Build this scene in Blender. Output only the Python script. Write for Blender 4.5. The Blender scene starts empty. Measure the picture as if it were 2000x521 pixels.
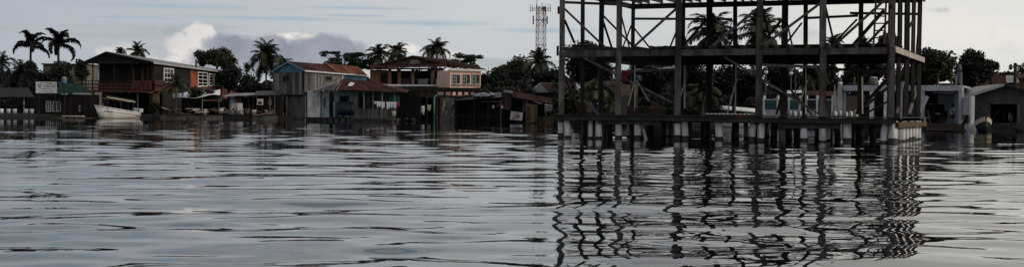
import bpy, math, random
import numpy as np
from mathutils import Vector, Matrix, Euler
R = math.radians
rnd = random.Random(7)
sc = bpy.context.scene

# ------------------------------------------------------------------ camera
FPX, CH, PITCH, ROLL = 2600.0, 1.0, math.atan(39.5 / 2600.0), R(0.5)
cam = bpy.data.objects.new('camera', bpy.data.cameras.new('camera'))
sc.collection.objects.link(cam)
CROT = (Matrix.Rotation(math.pi / 2 - PITCH, 4, 'X') @ Matrix.Rotation(ROLL, 4, 'Z'))
cam.matrix_world = Matrix.Translation((0, 0, CH)) @ CROT
cam.data.sensor_width = 36.0
cam.data.lens = 36.0 * FPX / 2000.0
cam.data.clip_start = 0.1
cam.data.clip_end = 9000
sc.camera = cam
C3 = CROT.to_3x3()

def ray(px, py):
    return C3 @ Vector(((px - 1000) / FPX, -(py - 260.5) / FPX, -1))
def W(px, py, D):
    """world point seen at a photo pixel, at ground distance D"""
    d = ray(px, py)
    return Vector((0, 0, CH)) + d * (D / d.y)
def XG(px, D):
    return W(px, 221 + (px - 1000) * 0.0087, D).x

# ------------------------------------------------------------------ sky, sun, exposure
SUN_AZ, SUN_EL = R(112), R(20)          # azimuth from +Y towards +X
sunv = Vector((math.sin(SUN_AZ) * math.cos(SUN_EL), math.cos(SUN_AZ) * math.cos(SUN_EL), math.sin(SUN_EL)))
world = bpy.data.worlds.new('World'); sc.world = world; world.use_nodes = True
nt = world.node_tree; nt.nodes.clear()
class NT:
    def __init__(s, nt): s.nt = nt
    def n(s, t, **kw):
        x = s.nt.nodes.new(t)
        for k, v in kw.items(): setattr(x, k, v)
        return x
    def put(s, sock, v):
        if hasattr(v, 'is_output'): s.nt.links.new(v, sock)
        elif v is not None: sock.default_value = v
    def m(s, op, a, b=None, c=None, clamp=False):
        x = s.n('ShaderNodeMath', operation=op, use_clamp=clamp)
        for i, v in enumerate((a, b, c)): s.put(x.inputs[i], v)
        return x.outputs[0]
    def mix(s, f, a, b, blend='MIX'):
        x = s.n('ShaderNodeMix', data_type='RGBA', blend_type=blend)
        s.put(x.inputs[0], f); s.put(x.inputs[6], a); s.put(x.inputs[7], b)
        return x.outputs[2]
    def ss(s, v, lo, hi, a=0.0, b=1.0):
        x = s.n('ShaderNodeMapRange', interpolation_type='SMOOTHSTEP')
        s.put(x.inputs[0], v); x.inputs[1].default_value = lo; x.inputs[2].default_value = hi
        x.inputs[3].default_value = a; x.inputs[4].default_value = b
        return x.outputs[0]
    def noise(s, vec, scale, detail=4, rough=0.55, sc3=(1, 1, 1)):
        mp = s.n('ShaderNodeMapping'); s.put(mp.inputs[0], vec); mp.inputs['Scale'].default_value = sc3
        x = s.n('ShaderNodeTexNoise'); s.put(x.inputs['Vector'], mp.outputs[0])
        x.inputs['Scale'].default_value = scale; x.inputs['Detail'].default_value = detail
        x.inputs['Roughness'].default_value = rough
        return x.outputs[0]
g = NT(nt)
tc = g.n('ShaderNodeTexCoord'); dirv = tc.outputs['Generated']
sep = g.n('ShaderNodeSeparateXYZ'); g.put(sep.inputs[0], dirv)
dx, dy, dz = sep.outputs
sky = g.n('ShaderNodeTexSky', sky_type='NISHITA', sun_disc=False)
sky.sun_elevation = SUN_EL; sky.sun_rotation = SUN_AZ
sky.air_density = 1.0; sky.dust_density = 2.0
def S10(r, gg, b): return (r * 10, gg * 10, b * 10, 1)       # the Background runs at 0.1
left_c, mid_c, right_c = S10(.42, .455, .515), S10(.585, .612, .625), S10(.83, .805, .745)
grey = g.mix(g.ss(dx, -0.42, 0.02), left_c, mid_c)
grey = g.mix(g.ss(dx, 0.0, 0.36), grey, right_c)
soft = g.noise(dirv, 5.0, 3, .5, (1, 1, 3.2))
grey = g.mix(g.ss(soft, .3, .7), grey, g.mix(.35, grey, S10(.50, .53, .57)))
# thin blue gaps between flat cloud bands, through which the clear sky shows
bands = g.noise(dirv, 2.6, 4, .5, (1, 1, 17))
gap = g.m('MULTIPLY', g.ss(bands, .50, .62), g.ss(dx, .22, -.05))
blue = g.mix(.55, sky.outputs[0], S10(.37, .46, .54))
base = g.mix(g.m('MULTIPLY', gap, .85), grey, blue)
fb = g.noise(dirv, 46, 7, .58)
fb2 = g.noise(dirv, 17, 4, .5)
fb3 = g.noise(dirv, 24, 6, .6, (1, 1, 1.6))
def blob(px, py, wx, wy, k=1.1, lo=.0, hi=.6):
    c = (W(px, py, 100) - Vector((0, 0, CH))).normalized()
    a = g.m('DIVIDE', g.m('SUBTRACT', dx, c.x), wx / FPX)
    b = g.m('DIVIDE', g.m('SUBTRACT', dz, c.z), wy / FPX)
    r = g.m('SQRT', g.m('ADD', g.m('MULTIPLY', a, a), g.m('MULTIPLY', b, b)))
    v = g.m('ADD', g.m('SUBTRACT', 1.0, r), g.m('MULTIPLY', g.m('SUBTRACT', fb, .5), k * 2.2))
    return g.m('MULTIPLY', g.ss(v, lo, hi), g.ss(dy, 0.0, .2))
def union(l):
    o = l[0]
    for x in l[1:]: o = g.m('MAXIMUM', o, x)
    return o
streak = union([blob(330, 12, 330, 9, .5, 0, 1.1), blob(520, 36, 260, 6, .4, 0, 1.0), blob(250, 34, 150, 5, .4, 0, 1.0), blob(690, 31, 90, 5, .4, 0, 1.0),
               blob(840, 46, 170, 8, .45, 0, 1.0), blob(1060, 60, 140, 9, .45, 0, 1.1), blob(700, 16, 180, 5, .4, 0, 1.0)])
base = g.mix(g.m('MULTIPLY', streak, .8), base, S10(.36, .465, .545))
white = union([blob(392, 70, 30, 32, .9, 0, .28), blob(362, 92, 48, 26, .9, 0, .35), 
               blob(236, 100, 46, 22, 1.0, 0, .6), blob(340, 118, 120, 26, 1.0, 0, .7), blob(575, 72, 60, 9, .9),
               blob(770, 96, 70, 14, 1.0, 0, .6), blob(890, 108, 40, 10, 1.0, 0, .7)])
wcol = g.mix(g.ss(fb2, .35, .65), S10(.86, .81, .765), S10(.60, .59, .60))
base = g.mix(g.m('MULTIPLY', white, .9), base, wcol)
base = g.mix(g.m('MULTIPLY', g.m('MULTIPLY', blob(306, 72, 16, 30, 1.4, 0, 1.2), g.ss(fb3, .4, .6)), .5), base, S10(.70, .675, .65))
dark = union([blob(452, 90, 50, 30, .8, 0, .4), blob(540, 100, 74, 36, .8, 0, .4), blob(640, 100, 88, 38, .8, 0, .4), blob(500, 122, 160, 28),
              blob(690, 122, 70, 22)])
dcol = g.mix(g.ss(fb, .3, .7), S10(.235, .255, .32), S10(.34, .36, .42))
base = g.mix(g.m('MULTIPLY', dark, .93), base, dcol)
wisp = union([blob(1916, 72, 40, 26, 1.6, 0, .9), blob(1950, 94, 50, 16, 1.6, 0, .9), blob(1995, 66, 18, 8, 1.2, 0, .9),
              blob(1580, 70, 60, 30, 1.1, 0, 1.2), blob(1830, 20, 30, 8, 1.2, 0, .9)])
base = g.mix(g.m('MULTIPLY', g.m('MULTIPLY', wisp, g.ss(fb3, .38, .62)), .6), base, S10(.46, .46, .46))
bg = g.n('ShaderNodeBackground'); g.put(bg.inputs[0], base); bg.inputs[1].default_value = 0.1
out = g.n('ShaderNodeOutputWorld'); nt.links.new(bg.outputs[0], out.inputs[0])

sun = bpy.data.objects.new('sun', bpy.data.lights.new('sun', 'SUN'))
sc.collection.objects.link(sun)
sun.data.energy = 1.5; sun.data.angle = R(12); sun.data.color = (1, .9, .76)
sun.rotation_euler = (-sunv).to_track_quat('-Z', 'Y').to_euler()
vs = sc.view_settings
vs.view_transform = 'Standard'; vs.look = 'None'; vs.exposure = 0.0; vs.gamma = 1.0; vs.use_curve_mapping = False

# ------------------------------------------------------------------ materials
MATS = {}
def mat(key, col, var=.35, rough=.8, scale=1.5, stretch=(1, 1, 1), col2=None, lo=.35, hi=.65, bump=0.0, bscale=20,
        pervar=0.0, spec=.3, island=0.0, ribs=None, blocks=None, emit=None, metal=0, trans=0):
    if key in MATS: return MATS[key]
    k_ = min(1.0, (.3 * col[0] + .6 * col[1] + .1 * col[2]) / .36) ** .52        # deep-shadow contrast put into the colours: darker ones pushed darker still
    col = [c * k_ for c in col]
    if col2: col2 = [c * k_ for c in col2]
    m = bpy.data.materials.new(key); m.use_nodes = True
    h = NT(m.node_tree); bs = m.node_tree.nodes['Principled BSDF']
    co = h.n('ShaderNodeTexCoord').outputs['Object']
    c4 = (*col, 1)
    d4 = (*(col2 if col2 else [c * (1 - var) for c in col]), 1)
    nz = h.noise(co, scale, 6, .62, stretch)
    cc = h.mix(h.ss(nz, lo, hi), d4, c4)
    fine = h.noise(co, scale * 9, 3, .6, stretch)
    cc = h.mix(1.0, cc, h.mix(h.ss(fine, .25, .75), (1 - var * .5,) * 3 + (1,), (1 + var * .25,) * 3 + (1,)), 'MULTIPLY')
    if blocks:
        bw, bh, mc = blocks
        bt = h.n('ShaderNodeTexBrick'); bt.inputs['Scale'].default_value = 1
        mp = h.n('ShaderNodeMapping'); h.put(mp.inputs[0], co); mp.inputs['Rotation'].default_value = (R(90), 0, 0)
        h.put(bt.inputs['Vector'], mp.outputs[0])
        bt.inputs['Brick Width'].default_value = bw; bt.inputs['Row Height'].default_value = bh
        bt.inputs['Mortar Size'].default_value = .018; bt.inputs['Color1'].default_value = (1, 1, 1, 1)
        bt.inputs['Color2'].default_value = (.78, .78, .78, 1); bt.inputs['Mortar'].default_value = (mc, mc, mc, 1)
        cc = h.mix(1.0, cc, bt.outputs[0], 'MULTIPLY')
    if pervar:
        oi = h.n('ShaderNodeObjectInfo')
        f = h.ss(oi.outputs['Random'], 0, 1, 1 - pervar, 1 + pervar)
        x = h.n('ShaderNodeVectorMath', operation='SCALE'); h.put(x.inputs[0], cc); h.put(x.inputs['Scale'], f)
        cc = x.outputs[0]
    if island:
        ge = h.n('ShaderNodeNewGeometry')
        f = h.ss(ge.outputs['Random Per Island'], 0, 1, 1 - island, 1 + island)
        x = h.n('ShaderNodeVectorMath', operation='SCALE'); h.put(x.inputs[0], cc); h.put(x.inputs['Scale'], f)
        cc = x.outputs[0]
    h.put(bs.inputs['Base Color'], cc)
    bs.inputs['Roughness'].default_value = rough
    bs.inputs['Specular IOR Level'].default_value = spec
    bs.inputs['Metallic'].default_value = metal
    if bump:
        b = h.n('ShaderNodeBump'); b.inputs['Strength'].default_value = bump; b.inputs['Distance'].default_value = .03
        h.put(b.inputs['Height'], h.noise(co, bscale, 4, .6, stretch)); h.put(bs.inputs['Normal'], b.outputs[0])
    MATS[key] = m
    return m
GREYWOOD = mat('grey_weathered_wood', (.22, .205, .205), .5, .85, 1.1, (1, 1, .25), bump=.3, pervar=.5)
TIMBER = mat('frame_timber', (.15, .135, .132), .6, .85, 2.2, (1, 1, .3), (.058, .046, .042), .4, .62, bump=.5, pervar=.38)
DARKTIMBER = mat('shadow_side_timber', (.052, .040, .036), .5, .85, 1.3, (1, 1, .4), pervar=.3)  # darkness of the backlit inner timbers put into the colour
REDWOOD = mat('reddish_new_timber', (.085, .045, .032), .5, .8, 1.5, (1, 1, .4), bump=.3, pervar=.35)
PALEWOOD = mat('pale_batten', (.50, .44, .37), .4, .8, 2, pervar=.15)
DECKWOOD = mat('deck_wood', (.075, .068, .056), .5, .85, 1.4, pervar=.3, bump=.3)
PILE = mat('white_piling', (.58, .57, .57), .3, .6, 1.6, (2, 2, .5), (.25, .235, .22), .3, .6, pervar=.12)
PILEDARK = mat('dark_grey_piling', (.13, .13, .13), .5, .75, 1.6, (2, 2, .5), pervar=.4)  # darker grey tone, given to most of the inner pilings
SLIME = mat('waterline_stain', (.06, .058, .045), .5, .6, 3)
RUST = mat('rusty_tin', (.125, .042, .031), .5, .9, .8, (1, 1, 1), (.075, .025, .02), bump=.2, pervar=.4, spec=.08)
RUST2 = mat('orange_rusty_tin', (.20, .085, .036), .5, .9, .55, (1, 1, 1), (.13, .042, .03), .35, .6, pervar=.4, spec=.08)
MAROON = mat('maroon_roof', (.105, .035, .031), .4, .9, .7, pervar=.15, spec=.08)
GREYTIN = mat('grey_tin_roof', (.27, .255, .25), .35, .55, .5, (1, 1, 1), (.12, .11, .11), .3, .6, pervar=.15)
DARKTIN = mat('dark_tin_roof', (.06, .055, .055), .4, .6, .6, pervar=.2)
WHITE = mat('white_paint', (.62, .62, .62), .3, .6, 1.6, (1, 1, .4), pervar=.08)
DIRTYWHITE = mat('dirty_white_paint', (.42, .43, .43), .45, .75, 1.2, (1, 1, .5), (.2, .2, .19), .3, .55)
BLUEWHITE = mat('pale_blue_board', (.24, .30, .34), .4, .75, 1.2, (1, 1, .5), (.11, .13, .14), .3, .55, pervar=.1)
BLUE = mat('blue_painted_board', (.14, .30, .40), .4, .7, 1.3, (1, 1, .6), pervar=.15)
TEAL = mat('teal_paint', (.035, .17, .17), .4, .65, 1.3, pervar=.15)
NAVY = mat('navy_tarp', (.012, .018, .055), .4, .5, 2, bump=.3, bscale=4)
ORANGE = mat('orange_paint', (.40, .105, .035), .4, .75, 1.0, (1, 1, .6), (.22, .055, .025), pervar=.08)
BRICKRED = mat('red_brown_siding', (.24, .08, .055), .4, .8, 1.2, pervar=.15, blocks=(.5, .18, .45))
DARKRED = mat('dark_red_balcony', (.16, .045, .032), .5, .75, 1.4, pervar=.2)
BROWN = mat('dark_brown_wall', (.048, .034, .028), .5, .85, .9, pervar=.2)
OCHRE = mat('ochre_board', (.17, .10, .05), .5, .8, 1.4, pervar=.2)
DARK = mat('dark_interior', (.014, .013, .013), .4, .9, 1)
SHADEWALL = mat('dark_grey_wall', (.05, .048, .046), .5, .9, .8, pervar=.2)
PINK = mat('salmon_wall', (.62, .40, .30), .25, .8, 1.0, (1, 1, .5), (.38, .2, .13), .25, .55, pervar=.05)
TERRA = mat('terracotta_wall', (.28, .135, .075), .3, .85, 1, (1, 1, .5), pervar=.08)
CREAM = mat('cream_wall', (.20, .185, .15), .3, .8, 1)
CONCRETE = mat('stained_concrete', (.16, .15, .135), .5, .9, .9, (1, 1, .6), (.055, .05, .045), .35, .65, bump=.3)
BLOCKWALL = mat('block_wall', (.15, .15, .14), .4, .9, .7, (1, 1, .6), (.08, .078, .07), bump=.2, blocks=(.42, .21, .55))
LIGHTCON = mat('pale_concrete', (.36, .36, .38), .3, .8, 1, (1, 1, .6), pervar=.06)
GLASS = mat('window_glass', (.02, .024, .028), .3, .08, 1, spec=.6)
SCREEN = mat('grey_screen', (.10, .11, .13), .3, .5, 1)
GREENROOF = mat('green_tin_roof', (.03, .085, .06), .4, .9, .8, spec=.08)
TRUNK = mat('palm_trunk', (.10, .088, .075), .5, .9, 2, (1, 1, 3), bump=.4)
BARK = mat('tree_bark', (.05, .042, .035), .5, .9, 2, bump=.4)
LEAF = mat('leaf_green', (.062, .085, .022), .5, .6, .5, island=.55, spec=.25)
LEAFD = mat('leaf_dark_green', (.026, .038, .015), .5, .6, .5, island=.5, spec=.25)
LEAFB = mat('leaf_bright_green', (.055, .085, .018), .5, .6, .5, island=.5, spec=.3)
FROND = mat('palm_frond', (.055, .074, .022), .4, .55, .6, pervar=.4, island=.25, spec=.25)
FRONDD = mat('palm_frond_dark', (.014, .02, .012), .4, .6, .6, pervar=.4, island=.25, spec=.2)
FRONDB = mat('palm_frond_bright', (.07, .10, .022), .4, .55, .6, pervar=.35, island=.3, spec=.3)
MUD = mat('shore_mud', (.04, .033, .026), .5, .95, .25, bump=.4, bscale=3)
CLOTHW = mat('white_cloth', (.62, .62, .68), .15, .9, 2)
CLOTHR = mat('red_cloth', (.45, .025, .03), .2, .9, 2)
CLOTHC = mat('cream_cloth', (.52, .48, .34), .2, .9, 2)
CLOTHG = mat('grey_cloth', (.20, .22, .25), .2, .9, 2)
CLOTHT = mat('turquoise_cloth', (.10, .42, .42), .2, .9, 2)
CLOTHP = mat('pink_cloth', (.60, .06, .20), .2, .9, 2)
CLOTHV = mat('purple_cloth', (.10, .05, .14), .2, .9, 2)
STEELR = mat('red_steel', (.25, .06, .05), .2, .6, 2)
STEELW = mat('white_steel', (.42, .40, .40), .2, .6, 2)
STEELG = mat('grey_steel', (.12, .13, .14), .3, .5, 2, metal=.3)
PURPLE = mat('purple_print', (.10, .045, .12), .2, .8, 3)
MAROONP = mat('maroon_print', (.13, .02, .05), .2, .8, 3)
BLUEP = mat('blue_print', (.07, .13, .22), .2, .8, 3)
GREENP = mat('green_print', (.03, .10, .06), .2, .8, 3)
REDP = mat('red_print', (.40, .02, .035), .2, .8, 3)
BLACKP = mat('black_print', (.03, .03, .03), .2, .8, 3)
HULLW = mat('white_gelcoat', (.78, .74, .69), .2, .35, .8, spec=.5)
CANVAS = mat('green_canvas', (.055, .06, .045), .3, .9, 2)
CREAMC = mat('cream_canvas', (.46, .40, .29), .2, .9, 2)
SKIN = mat('skin', (.16, .09, .06), .15, .6, 3)
JEANS = mat('dark_trousers', (.03, .032, .045), .3, .9, 3)
HAIR = mat('dark_hair', (.012, .01, .009), .3, .7, 5)
BLUEPL = mat('blue_plastic', (.06, .17, .36), .2, .4, 2)
YELLOWOLD = mat('yellowed_enamel', (.24, .19, .085), .5, .7, 1.6, (1, 1, .5), (.11, .08, .045))
GLOBE = mat('lamp_globe', (.55, .54, .50), .15, .3, 2)

# ------------------------------------------------------------------ mesh helpers
col = sc.collection
class MB:
    def __init__(s): s.v = []; s.f = []
    def add(s, vs, fs):
        o = len(s.v); s.v += [Vector(v) for v in vs]; s.f += [tuple(i + o for i in f) for f in fs]; return s
    def hexa(s, q):          # 4 bottom + 4 top corners
        return s.add(q, [(3, 2, 1, 0), (4, 5, 6, 7), (0, 1, 5, 4), (1, 2, 6, 5), (2, 3, 7, 6), (3, 0, 4, 7)])
    def box(s, c, sz, rz=0):
        c = Vector(c); h = Vector(sz) / 2; m = Matrix.Rotation(rz, 3, 'Z')
        q = [c + m @ Vector((a * h.x, b * h.y, z * h.z)) for z in (-1, 1) for a, b in ((-1, -1), (1, -1), (1, 1), (-1, 1))]
        return s.hexa(q)
    def beam(s, a, b, w, h=None, up=(0, 0, 1)):
        a, b = Vector(a), Vector(b); h = h or w
        d = (b - a).normalized(); u = Vector(up)
        if abs(d.dot(u)) > .98: u = Vector((0, 1, 0))
        r = d.cross(u).normalized() * (w / 2); t = r.cross(d).normalized() * (h / 2)
        return s.hexa([a - r - t, a + r - t, a + r + t, a - r + t, b - r - t, b + r - t, b + r + t, b - r + t])
    def tube(s, pts, rad, n=8, cap=True):
        pts = [Vector(p) for p in pts]
        if not hasattr(rad, '__len__'): rad = [rad] * len(pts)
        vs, fs = [], []
        for i, p in enumerate(pts):
            d = (pts[min(i + 1, len(pts) - 1)] - pts[max(i - 1, 0)]).normalized()
            u = Vector((0, 0, 1)) if abs(d.z) < .9 else Vector((1, 0, 0))
            r = d.cross(u).normalized(); t = r.cross(d)
            for k in range(n):
                a = 2 * math.pi * k / n
                vs.append(p + (r * math.cos(a) + t * math.sin(a)) * rad[i])
        for i in range(len(pts) - 1):
            for k in range(n):
                k2 = (k + 1) % n
                fs.append((i * n + k, i * n + k2, (i + 1) * n + k2, (i + 1) * n + k))
        if cap:
            fs.append(tuple(reversed(range(n)))); fs.append(tuple(range((len(pts) - 1) * n, len(pts) * n)))
        return s.add(vs, fs)
    def slab(s, poly, t):    # polygon in space, thickened along its normal
        p = [Vector(x) for x in poly]; n = (p[1] - p[0]).cross(p[2] - p[0]).normalized() * t
        k = len(p)
        return s.add(p + [x + n for x in p], [tuple(reversed(range(k))), tuple(range(k, 2 * k))] +
                     [(i, (i + 1) % k, k + (i + 1) % k, k + i) for i in range(k)])
    def sphere(s, c, r, n=10, m=6, sz=(1, 1, 1)):
        c = Vector(c); vs = [c + Vector((0, 0, -r * sz[2]))]; fs = []
        for i in range(1, m):
            th = math.pi * i / m
            for k in range(n):
                a = 2 * math.pi * k / n
                vs.append(c + Vector((r * sz[0] * math.sin(th) * math.cos(a), r * sz[1] * math.sin(th) * math.sin(a), -r * sz[2] * math.cos(th))))
        vs.append(c + Vector((0, 0, r * sz[2])))
        for k in range(n): fs.append((0, 1 + (k + 1) % n, 1 + k))
        for i in range(m - 2):
            for k in range(n):
                a = 1 + i * n; fs.append((a + k, a + (k + 1) % n, a + n + (k + 1) % n, a + n + k))
        a = 1 + (m - 2) * n
        for k in range(n): fs.append((a + k, a + (k + 1) % n, len(vs) - 1))
        return s.add(vs, fs)
    def build(s, name, m, parent=None, smooth=False):
        off = base_of(parent)
        me = bpy.data.meshes.new(name)
        me.from_pydata([v - off for v in s.v], [], s.f)
        me.materials.append(m)
        if smooth: me.polygons.foreach_set('use_smooth', [True] * len(me.polygons))
        o = bpy.data.objects.new(name, me); col.objects.link(o); o.parent = parent
        return o
def base_of(o):
    v = Vector((0, 0, 0))
    while o is not None: v += o.location; o = o.parent
    return v
def T(name, label, cat, loc, group=None):
    o = bpy.data.objects.new(name, None); col.objects.link(o); o.location = loc; o.empty_display_size = .3
    return tag(o, label, cat, group)
def tag(o, label, cat, group=None):
    o['label'] = label; o['category'] = cat
    if group: o['group'] = group
    return o
def struct(o, kind='structure'):
    o['kind'] = kind; return o

class Wall:
    """vertical plane through two ground points; pixels are cast onto it"""
    def __init__(s, a, b):
        s.a, s.b = Vector((a[0], a[1], 0)), Vector((b[0], b[1], 0))
        s.d = (s.b - s.a).normalized(); s.n = Vector((s.d.y, -s.d.x, 0))     # n points to the camera side for left-to-right walls
    def at(s, px, py, off=0):
        r = ray(px, py); o = Vector((0, 0, CH)); q = s.a + s.n * off
        t = (q - o).dot(s.n) / r.dot(s.n)
        return o + r * t
    def panel(s, mb, x0, x1, y0, y1, t=.06, off=0.0):
        """box whose front face spans those pixels (taken at the box middle), off = distance in front of the plane"""
        a, b = s.at(x0, (y0 + y1) / 2), s.at(x1, (y0 + y1) / 2)
        zt, zb = s.at((x0 + x1) / 2, y0).z, s.at((x0 + x1) / 2, y1).z
        return s.quad(mb, a, b, zb, zt, t, off)
    def quad(s, mb, a, b, zb, zt, t=.06, off=0.0, zb2=None, zt2=None):
        zb2 = zb if zb2 is None else zb2; zt2 = zt if zt2 is None else zt2
        a = Vector((a.x, a.y, 0)) + s.n * off; b = Vector((b.x, b.y, 0)) + s.n * off
        f = s.n * t; k = lambda p, z: Vector((p.x, p.y, z))
        return mb.hexa([k(a + f, zb), k(b + f, zb2), k(b, zb2), k(a, zb), k(a + f, zt), k(b + f, zt2), k(b, zt2), k(a, zt)])
def wallpx(xa, Da, xb, Db): return Wall((XG(xa, Da), Da), (XG(xb, Db), Db))

def window(w, x0, x1, y0, y1, root, nx=2, ny=2, frame=WHITE, pane=GLASS, off=.0, name='window', fw=.07):
    """framed window on a wall: frame > panes"""
    a, b = w.at(x0, (y0 + y1) / 2), w.at(x1, (y0 + y1) / 2)
    zt, zb = w.at((x0 + x1) / 2, y0).z, w.at((x0 + x1) / 2, y1).z
    L = Vector((b.x - a.x, b.y - a.y, 0)).length
    p = lambda t: Vector((a.x, a.y, 0)) + w.d * t
    mb = MB()
    w.quad(mb, p(0), p(fw), zb, zt, .07, off); w.quad(mb, p(L - fw), p(L), zb, zt, .07, off)
    w.quad(mb, p(fw), p(L - fw), zt - fw, zt, .068, off); w.quad(mb, p(fw), p(L - fw), zb, zb + fw, .068, off)
    bw = fw * .3
    for i in range(1, nx):
        t = L * i / nx; w.quad(mb, p(t - bw), p(t + bw), zb + fw, zt - fw, .06, off)
    for j in range(1, ny):
        z = zb + (zt - zb) * j / ny; w.quad(mb, p(fw), p(L - fw), z - bw, z + bw, .055, off)
    f = mb.build(name, frame, root)
    for i in range(nx):
        m2 = MB(); w.quad(m2, p(max(fw, L * i / nx)), p(min(L - fw, L * (i + 1) / nx)), zb + fw * .5, zt - fw * .5, .025, off)
        m2.build('pane', pane, f)
    return f

def planks(w, x0, x1, yt0, yt1, yb0, yb1, n, root, m=GREYWOOD, off=0.0, name='plank', jag=.06, skip=0, top=None, bot=None):
    """vertical boards side by side on a wall, between a top and a bottom line given in pixels"""
    a, b = w.at(x0, (yt0 + yb0) / 2), w.at(x1, (yt1 + yb1) / 2)
    zt0, zt1, zb0, zb1 = w.at(x0, yt0).z, w.at(x1, yt1).z, w.at(x0, yb0).z, w.at(x1, yb1).z
    L = Vector((b.x - a.x, b.y - a.y, 0)).length
    for i in range(n):
        if skip and rnd.random() < skip: continue
        t0, t1 = i / n, (i + 1) / n - .012
        l = lambda z0, z1, t: z0 + (z1 - z0) * t
        j = rnd.uniform(0, jag)
        mb = MB()
        p = lambda t: Vector((a.x, a.y, 0)) + w.d * (L * t)
        w.quad(mb, p(t0), p(t1), l(zb0, zb1, t0) - j, l(zt0, zt1, t0), .025 + rnd.uniform(0, .03), off,
               l(zb0, zb1, t1) - j, l(zt0, zt1, t1))
        mb.build(name, m, root)
def tin_sheets(quad, n, root, m, t=.03, name='roof_sheet', gap=.02):
    """roof plane of n lapped sheets; quad = eave a, eave b, ridge b, ridge a"""
    a, b, c, d = [Vector(x) for x in quad]
    nn = (b - a).cross(d - a).normalized()
    if nn.z < 0: nn = -nn
    for i in range(n):
        t0, t1 = i / n, (i + 1) / n + gap / 4
        if i == n - 1: t1 = 1
        lift = nn * (.012 * (i % 2) + rnd.uniform(0, .012))
        q = [a.lerp(b, t0) + lift, a.lerp(b, t1) + lift, d.lerp(c, t1) + lift, d.lerp(c, t0) + lift]
        if (q[1] - q[0]).length < 1e-4 and (q[2] - q[3]).length < 1e-4: continue
        mb = MB(); mb.hexa([x for x in q] + [x + nn * t for x in q])
        mb.build(name, m, root)
def cloth(p0, p1, drop, m, label, group='washing hung along the shore', seed=0, name='hanging_cloth', cat='laundry'):
    """a hanging piece of washing with folds, between two line points"""
    r = random.Random(seed); p0, p1 = Vector(p0), Vector(p1)
    nx, nz = 8, 5; d = (p1 - p0); nrm = Vector((d.y, -d.x, 0)).normalized()
    base = (p0 + p1) / 2 - Vector((0, 0, drop))
    vs, fs = [], []
    ph = r.uniform(0, 6)
    for side in (0, .012):
        for j in range(nz + 1):
            for i in range(nx + 1):
                t = i / nx; s = j / nz
                dr = drop * (1 + .12 * math.sin(t * 7 + ph))
                q = p0 + d * (.5 + (t - .5) * (1 - .1 * s)) - Vector((0, 0, dr * s + .03 * math.sin(t * math.pi)))
                vs.append(q + nrm * (side + .05 * s * math.sin(t * 11 + ph)))
    k = (nx + 1) * (nz + 1)
    for j in range(nz):
        for i in range(nx):
            a = j * (nx + 1) + i
            fs.append((a, a + 1, a + nx + 2, a + nx + 1)); fs.append((k + a + nx + 1, k + a + nx + 2, k + a + 1, k + a))
    for i in range(nx): fs.append((i + 1, i, k + i, k + i + 1)); a = nz * (nx + 1); fs.append((a + i, a + i + 1, k + a + i + 1, k + a + i))
    for j in range(nz):
        a = j * (nx + 1); fs.append((a, a + nx + 1, k + a + nx + 1, k + a)); b = a + nx
        fs.append((b + nx + 1, b, k + b, k + b + nx + 1))
    o = MB().add(vs, fs).build(name, m, None, True)
    me = o.data; me.transform(Matrix.Translation(-base)); o.location = base
    return tag(o, label, cat, group)

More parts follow.
